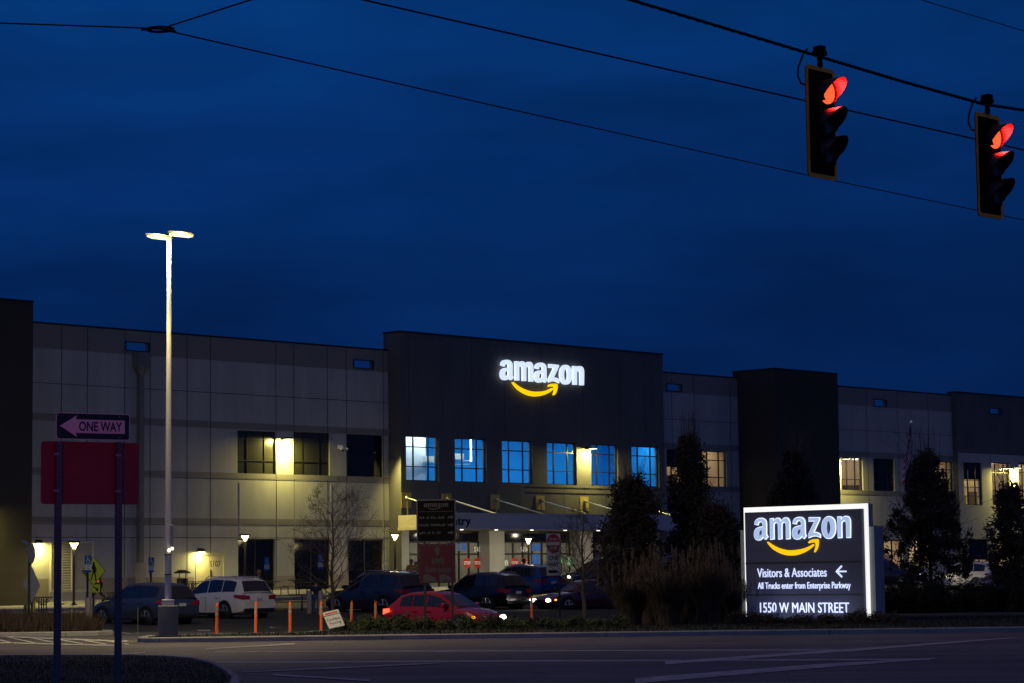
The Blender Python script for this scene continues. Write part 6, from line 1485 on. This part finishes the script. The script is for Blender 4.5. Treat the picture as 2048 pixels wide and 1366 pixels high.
def person(P, heading, label, top, legs, pose='stand', hat=None, vest=None, hair=None, h=1.74, long_coat=False):
    e = empty('person', P, heading, label, 'person'); e.scale = (h / 1.74,) * 3          # local +x = facing
    pelvis = Vector((0, 0, .93)); dz = 0
    if pose == 'sit': pelvis = Vector((0, 0, .56))
    chest = pelvis + Vector((.02, 0, .36)); neck = chest + Vector((.01, 0, .17)); head = neck + Vector((.03, 0, .13)); crown = head + Vector((0, 0, .10))
    def leg(s):
        hip = pelvis + Vector((0, s * .10, -.03))
        if pose == 'walk': knee = hip + Vector((.22 if s > 0 else -.02, 0, -.40)); ank = knee + Vector((.12 if s > 0 else -.30, 0, -.40 if s > 0 else -.27))
        elif pose == 'sit': knee = hip + Vector((.42, 0, .02)); ank = knee + Vector((.02, 0, -.46))
        else: knee = hip + Vector((.02, s * .02, -.42)); ank = hip + Vector((0, s * .03, -.82))
        toe = ank + Vector((.17, 0, -.05 if pose != 'walk' or s > 0 else -.14)); return hip, knee, ank, toe
    def arm(s):
        sh = chest + Vector((0, s * .19, .09))
        if pose == 'walk': el = sh + Vector((.10 * -s, s * .04, -.27)); wr = el + Vector((.14 if s < 0 else .02, 0, -.22))
        elif pose == 'sit': el = sh + Vector((.10, s * .04, -.26)); wr = el + Vector((.20, -s * .08, .14))
        elif pose == 'front': el = sh + Vector((.05, s * .05, -.26)); wr = el + Vector((.22, -s * .1, .05))
        else: el = sh + Vector((-.02, s * .05, -.28)); wr = el + Vector((.05, 0, -.25))
        return sh, el, wr
    V = [pelvis, pelvis + Vector((0, 0, .18)), chest, neck, neck + Vector((.015, 0, .07)), head, crown, head + Vector((.10, 0, -.03))]; E = [(0, 1), (1, 2), (2, 3), (3, 4), (4, 5), (5, 6), (5, 7)]
    Rd = [(.14, .12), (.13, .11), (.15, .12), .06, .052, (.085, .095), .07, .022]
    for s in (-1, 1):
        hip, knee, ank, toe = leg(s); b_ = len(V); V += [hip, knee, ank, toe]; E += [(0, b_), (b_, b_ + 1), (b_ + 1, b_ + 2), (b_ + 2, b_ + 3)]; Rd += [.095, .062, .042, .035]
        sh, el, wr = arm(s); b_ = len(V); d = (wr - el).normalized(); V += [sh, el, wr, wr + d * .07]; E += [(2, b_), (b_, b_ + 1), (b_ + 1, b_ + 2), (b_ + 2, b_ + 3)]; Rd += [.058, .043, .028, .032]
        pb = b_ + 3; side = d.cross(Vector((1, 0, 0))); side = side.normalized() if side.length > .1 else Vector((0, 1, 0))
        for fi, (o_, L_) in enumerate(((-.028, .065), (-.01, .078), (.01, .074), (.028, .06))):
            b2 = len(V); p0 = wr + d * .09 + side * o_; V += [p0, p0 + d * L_ * .6, p0 + d * L_ + Vector((.02, 0, 0))]; E += [(pb, b2), (b2, b2 + 1), (b2 + 1, b2 + 2)]; Rd += [.009, .0085, .007]
        b2 = len(V); p0 = wr + d * .03 - side * .035 * s; V += [p0, p0 + d * .05 - side * .02 * s]; E += [(b_ + 2, b2), (b2, b2 + 1)]; Rd += [.011, .009]
    skin_mesh(V, E, Rd, 'body', skin, e)
    g = .018     # trousers
    V2 = [pelvis]; E2 = []; R2 = [(.15 + g * .5, .13 + g * .5)]
    for s in (-1, 1):
        hip, knee, ank, toe = leg(s); b_ = len(V2); V2 += [hip, knee, ank + Vector((0, 0, .01))]; E2 += [(0, b_), (b_, b_ + 1), (b_ + 1, b_ + 2)]; R2 += [.112, .08, .062]
    skin_mesh(V2, E2, R2, 'trousers', legs, e)
    V3 = [pelvis + Vector((0, 0, -.10 if long_coat else .0)), pelvis + Vector((0, 0, .18)), chest, neck - Vector((0, 0, .05))]; E3 = [(0, 1), (1, 2), (2, 3)]; R3 = [(.18, .155), (.16, .14), (.185, .15), .085]
    for s in (-1, 1):
        sh, el, wr = arm(s); b_ = len(V3); V3 += [sh, el, wr]; E3 += [(2, b_), (b_, b_ + 1), (b_ + 1, b_ + 2)]; R3 += [.082, .065, .048]
    skin_mesh(V3, E3, R3, 'jacket', top, e)
    if vest:
        skin_mesh([pelvis + Vector((0, 0, .02)), pelvis + Vector((0, 0, .18)), chest, neck - Vector((0, 0, .06))], [(0, 1), (1, 2), (2, 3)], [(.20, .175), (.18, .16), (.205, .17), .10], 'vest', vest, e)
    hb = MB(); hb.ball(tuple(head + Vector((-.015, 0, .045))), .115, 12, sc=(1.05, .95, 1.0)); hb.v = [v if not (v[0] > head.x + .055 and v[2] < head.z + .07) else (head.x + .05, v[1] * .9, head.z + .07 + (v[2] - head.z - .07) * .1) for v in hb.v]
    hb.build('hat' if hat else 'hair', hat or hair or hairb, e, smooth=True)
    for s in (-1, 1):
        f = MB(); f.ball(tuple(head + Vector((.088, s * .032, .012))), .011, 6); f.build('eye', hairb, e)
        hip, knee, ank, toe = leg(s); f = MB(); f.tube([ank + Vector((-.06, 0, -.045)), ank + Vector((.05, 0, -.03)), toe + Vector((.03, 0, -.01))], [.055, .055, .038], 8); f.build('shoe', hairb, e, smooth=True)
    return e
c_or = mat('cloth_orange', (.75, .14, .02), .8); c_dk = mat('cloth_dark', (.02, .022, .03), .9); c_jean = mat('cloth_denim', (.05, .09, .16), .9); c_am = mat('cloth_amber', (.42, .20, .03), .8, var=.2); c_gr = mat('cloth_grey', (.16, .16, .15), .9); c_yel = mat('cloth_hi_vis_yellow', (.55, .70, .04), .8); c_kn = mat('cap_orange_knit', (.5, .22, .04), .9, var=.2)
A = lambda px, Y, dz=.14: site(px, Y, dz)
person(A(196, 116), R(180), 'person in an orange vest with dark pack walking left by the crossing sign', c_dk, c_dk, 'walk', vest=c_or, h=1.72)
person(A(818, 124), R(-100), 'person in an amber jacket and pale cap beside the cream pier', c_am, c_dk, 'stand', hat=c_gr, h=1.74)
person(A(826.5, 122.5), R(-75), 'second person in an amber jacket, partly hidden by the red emergency panel', c_am, c_dk, 'front', h=1.66, hair=c_kn)
person(A(1041, 128), R(60), 'person in a grey shirt before the middle stop decals', c_gr, c_dk, 'stand', h=1.78)
person(site(516, 119, .14), R(200), 'seated person with orange hair eating behind the white crossover', c_dk, c_dk, 'sit', hair=c_kn, h=1.72)
person(site(628, 103.5, .01), R(100), 'person in blue jeans standing between the two cream bollards', c_dk, c_jean, 'stand', h=1.6)
person(site(1943, 150, .02), R(100), 'person in a bright yellow safety vest above the white crossover', c_dk, c_dk, 'stand', vest=c_yel, h=1.8)
